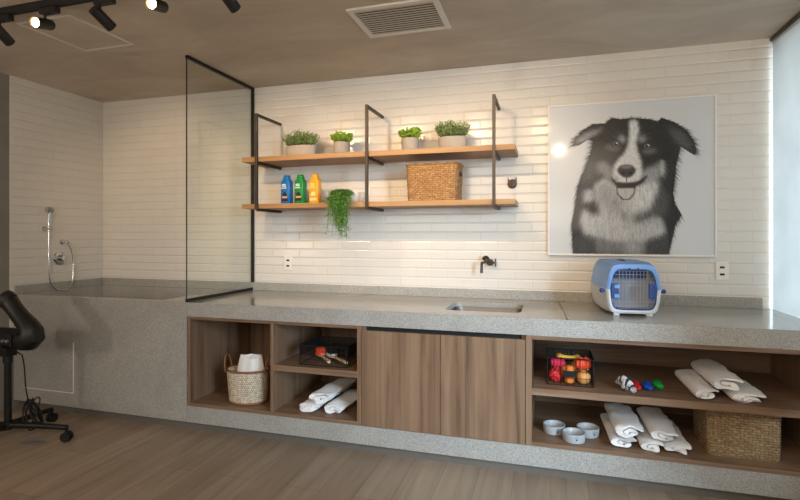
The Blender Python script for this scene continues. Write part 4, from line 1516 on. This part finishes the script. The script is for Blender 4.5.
MB().box(AX0, AX1, -.0205, -.001, AZ0, AZ1).build('backing_board', M['white_plastic'], t, False, o_)

# ------------------------------------------------------------------ pet dryer on its stand
DX, DY = -3.335, -1.245
t = thing('pet_dryer', 'black pet dryer on a wheeled stand at the left edge', 'dryer', (DX, DY, 0))
hub = MB().tube([(0, 0, .075), (0, 0, .125)], .034, 20); hub.build('hub', M['black_plastic'], t)
MB().tube([(0, 0, .124), (0, 0, .56)], .021, 18).build('pole', M['black_metal'], t)
MB().tube([(0, 0, .50), (0, 0, .56)], .027, 18).build('height_collar', M['black_plastic'], t)
for ang in (15, 97, 195, 277):
    a = math.radians(ang); Rl = .385 if ang in (15, 195) else .33
    c, s = math.cos(a), math.sin(a)
    lg = MB().tube([(.02 * c, .02 * s, .10), (Rl * .5 * c, Rl * .5 * s, .098), (Rl * c, Rl * s, .088)], [.022, .019, .016], 12).build('leg', M['black_metal'], t)
    cs = MB()
    cs.tube([(Rl * c, Rl * s, .092), (Rl * c, Rl * s, .055)], .010, 10)
    px, py = -s, c
    for q in (-.014, .014):
        cs.tube([(Rl * c + px * (q - .009), Rl * s + py * (q - .009), .031), (Rl * c + px * (q + .009), Rl * s + py * (q + .009), .031)], .0305, 22)
    cs.build('caster', M['rubber'], lg)
# blower
bz0 = .655
MB().tube([(-.20, .02, bz0), (-.19, .02, bz0), (.04, .02, bz0), (.10, .02, bz0)], [.045, .062, .066, .07], 28).build('motor_housing', M['black_plastic'], t)
pts = [(.08, .02, bz0), (.11, .02, bz0), (.155, .02, bz0 + .004), (.178, .02, bz0 + .022), (.176, .02, bz0 + .052), (.145, .02, bz0 + .090), (.085, .02, bz0 + .138), (.035, .015, bz0 + .192), (-.005, .01, bz0 + .238)]
rad = [.068, .074, .077, .074, .067, .058, .051, .049, .052]
MB().tube(pts, rad, 28).build('nozzle', M['black_plastic'], t)
nz = Vector((-.005, .01, bz0 + .238)); dv = (nz - Vector((.055, .015, bz0 + .175))).normalized()
dv = (dv + Vector((-.25, -.25, 0))).normalized()
MB().tube([nz - dv * .004, nz + dv * .02, nz + dv * .045], [.055, .058, .055], 28).build('nozzle_ring', M['rubber'], t)
MB().tube([nz + dv * .0451, nz + dv * .046], [.044, .043], 24).build('nozzle_grille', M['dark_steel'], t)
br = MB().box(-.035, .035, -.035, .035, .545, .60, .004)
br.build('mount_bracket', M['black_metal'], t, False)
MB().box(.03, .11, -.062, -.044, bz0 - .03, bz0 + .04, .004).build('control_panel', M['black_plastic'], t, False)
for x_ in (.05, .085):
    MB().tube([(x_, -.056, bz0 - .0), (x_, -.074, bz0 - .0)], [.011, .009], 14).build('control_knob', M['grey_plastic'], t)
cord = [Vector((.085, -.02, bz0 - .066))]
for k in range(1, 13): cord.append(Vector((.085 + .008 * math.sin(k * .6), .02 + .005 * k, bz0 - .072 - .034 * k)))
r2 = random.Random(9)
lastp = cord[-1]
for k in range(120):
    a = k * .42
    rr = .045 + .018 * math.sin(k * .23)
    cord.append(Vector((.085 + rr * math.cos(a) * (1 + .3 * math.sin(k * .11)), .10 + .045 * math.sin(k * .19), .165 + .085 * math.sin(a * .93 + .4) - .03 * k / 120)))
MB().tube(cord, .0042, 7).build('power_cord', M['rubber'], t)

o = MB().lathe([(.01, .0), (.95, 0), (1, .002), (.95, .004), (.01, .005)], 32, (0, 0, .0005), .075, .03).build('floor_disc', M['grey_plastic'], None)
o.location = (-3.14, -1.225, 0); o.rotation_euler = (0, 0, .3)
tag(o, 'small flat grey oval piece on the floor under the dryer stand leg', 'disc')

# ------------------------------------------------------------------ light
wd = bpy.data.worlds.new('world'); SC.world = wd
wd.use_nodes = True
bg = wd.node_tree.nodes['Background']
bg.inputs['Color'].default_value = (1.0, .96, .91, 1)
bg.inputs['Strength'].default_value = .24

def area(name, loc, target, sx, sy, energy, col):
    ld = bpy.data.lights.new(name, 'AREA')
    ld.shape = 'RECTANGLE'; ld.size = sx; ld.size_y = sy; ld.energy = energy; ld.color = col
    o = bpy.data.objects.new(name, ld); COL.objects.link(o)
    o.location = loc
    o.rotation_euler = (Vector(target) - Vector(loc)).to_track_quat('-Z', 'Y').to_euler()
    return o
area('window_daylight', (1.95, -1.2, 1.6), (0, -1.2, 1.6), 2.4, 2.0, 70, (.80, .90, 1.0))
area('right_window_daylight', (2.9, -3.9, 1.6), (.9, -.8, .55), 1.8, 1.8, 76, (.60, .81, 1.0)).data.spread = math.radians(60)
area('added_room_fill', (-.3, -3.9, 2.47), (-.2, -1.2, 0), 2.4, 1.0, 36, (1, .80, .60))  # added fill from ceiling height, no fitting there
area('added_ceiling_fill', (-1.2, -4.6, 1.7), (-1.2, -2.6, 2.5), 3.5, .6, 42, (1, .82, .64))  # added unseen fill aimed upward to brighten the ceiling
area('left_doorway_light', (-3.75, -3.4, 1.15), (-3.1, -.8, .6), .22, .3, 9, (1, .88, .75))
def bare_spot(loc, target, energy, size, col):
    ld = bpy.data.lights.new('second_track_beam', 'SPOT')
    ld.energy = energy; ld.color = col; ld.spot_size = math.radians(size); ld.spot_blend = .6; ld.shadow_soft_size = .035
    o = bpy.data.objects.new('second_track_beam', ld); COL.objects.link(o)
    o.location = loc
    o.rotation_euler = (Vector(target) - Vector(loc)).to_track_quat('-Z', 'Y').to_euler()
bare_spot((.11, -3.04, 2.39), (.1, 0, 2.0), 32, 95, (1, .82, .62))

# ------------------------------------------------------------------ camera
cd = bpy.data.cameras.new('camera')
cd.sensor_width = 36; cd.lens = 500.49 / 800 * 36
cd.shift_y = -14.865 / 800
cd.clip_start = .02
co = bpy.data.objects.new('camera', cd); COL.objects.link(co)
co.location = (0, -3.6, 1.3186)
co.rotation_euler = (PI / 2, 0, .2914)
SC.camera = co
SC.view_settings.view_transform = 'Standard'
SC.view_settings.look = 'None'
SC.view_settings.exposure = 0
SC.cycles.max_bounces = 8
SC.cycles.use_denoising = True
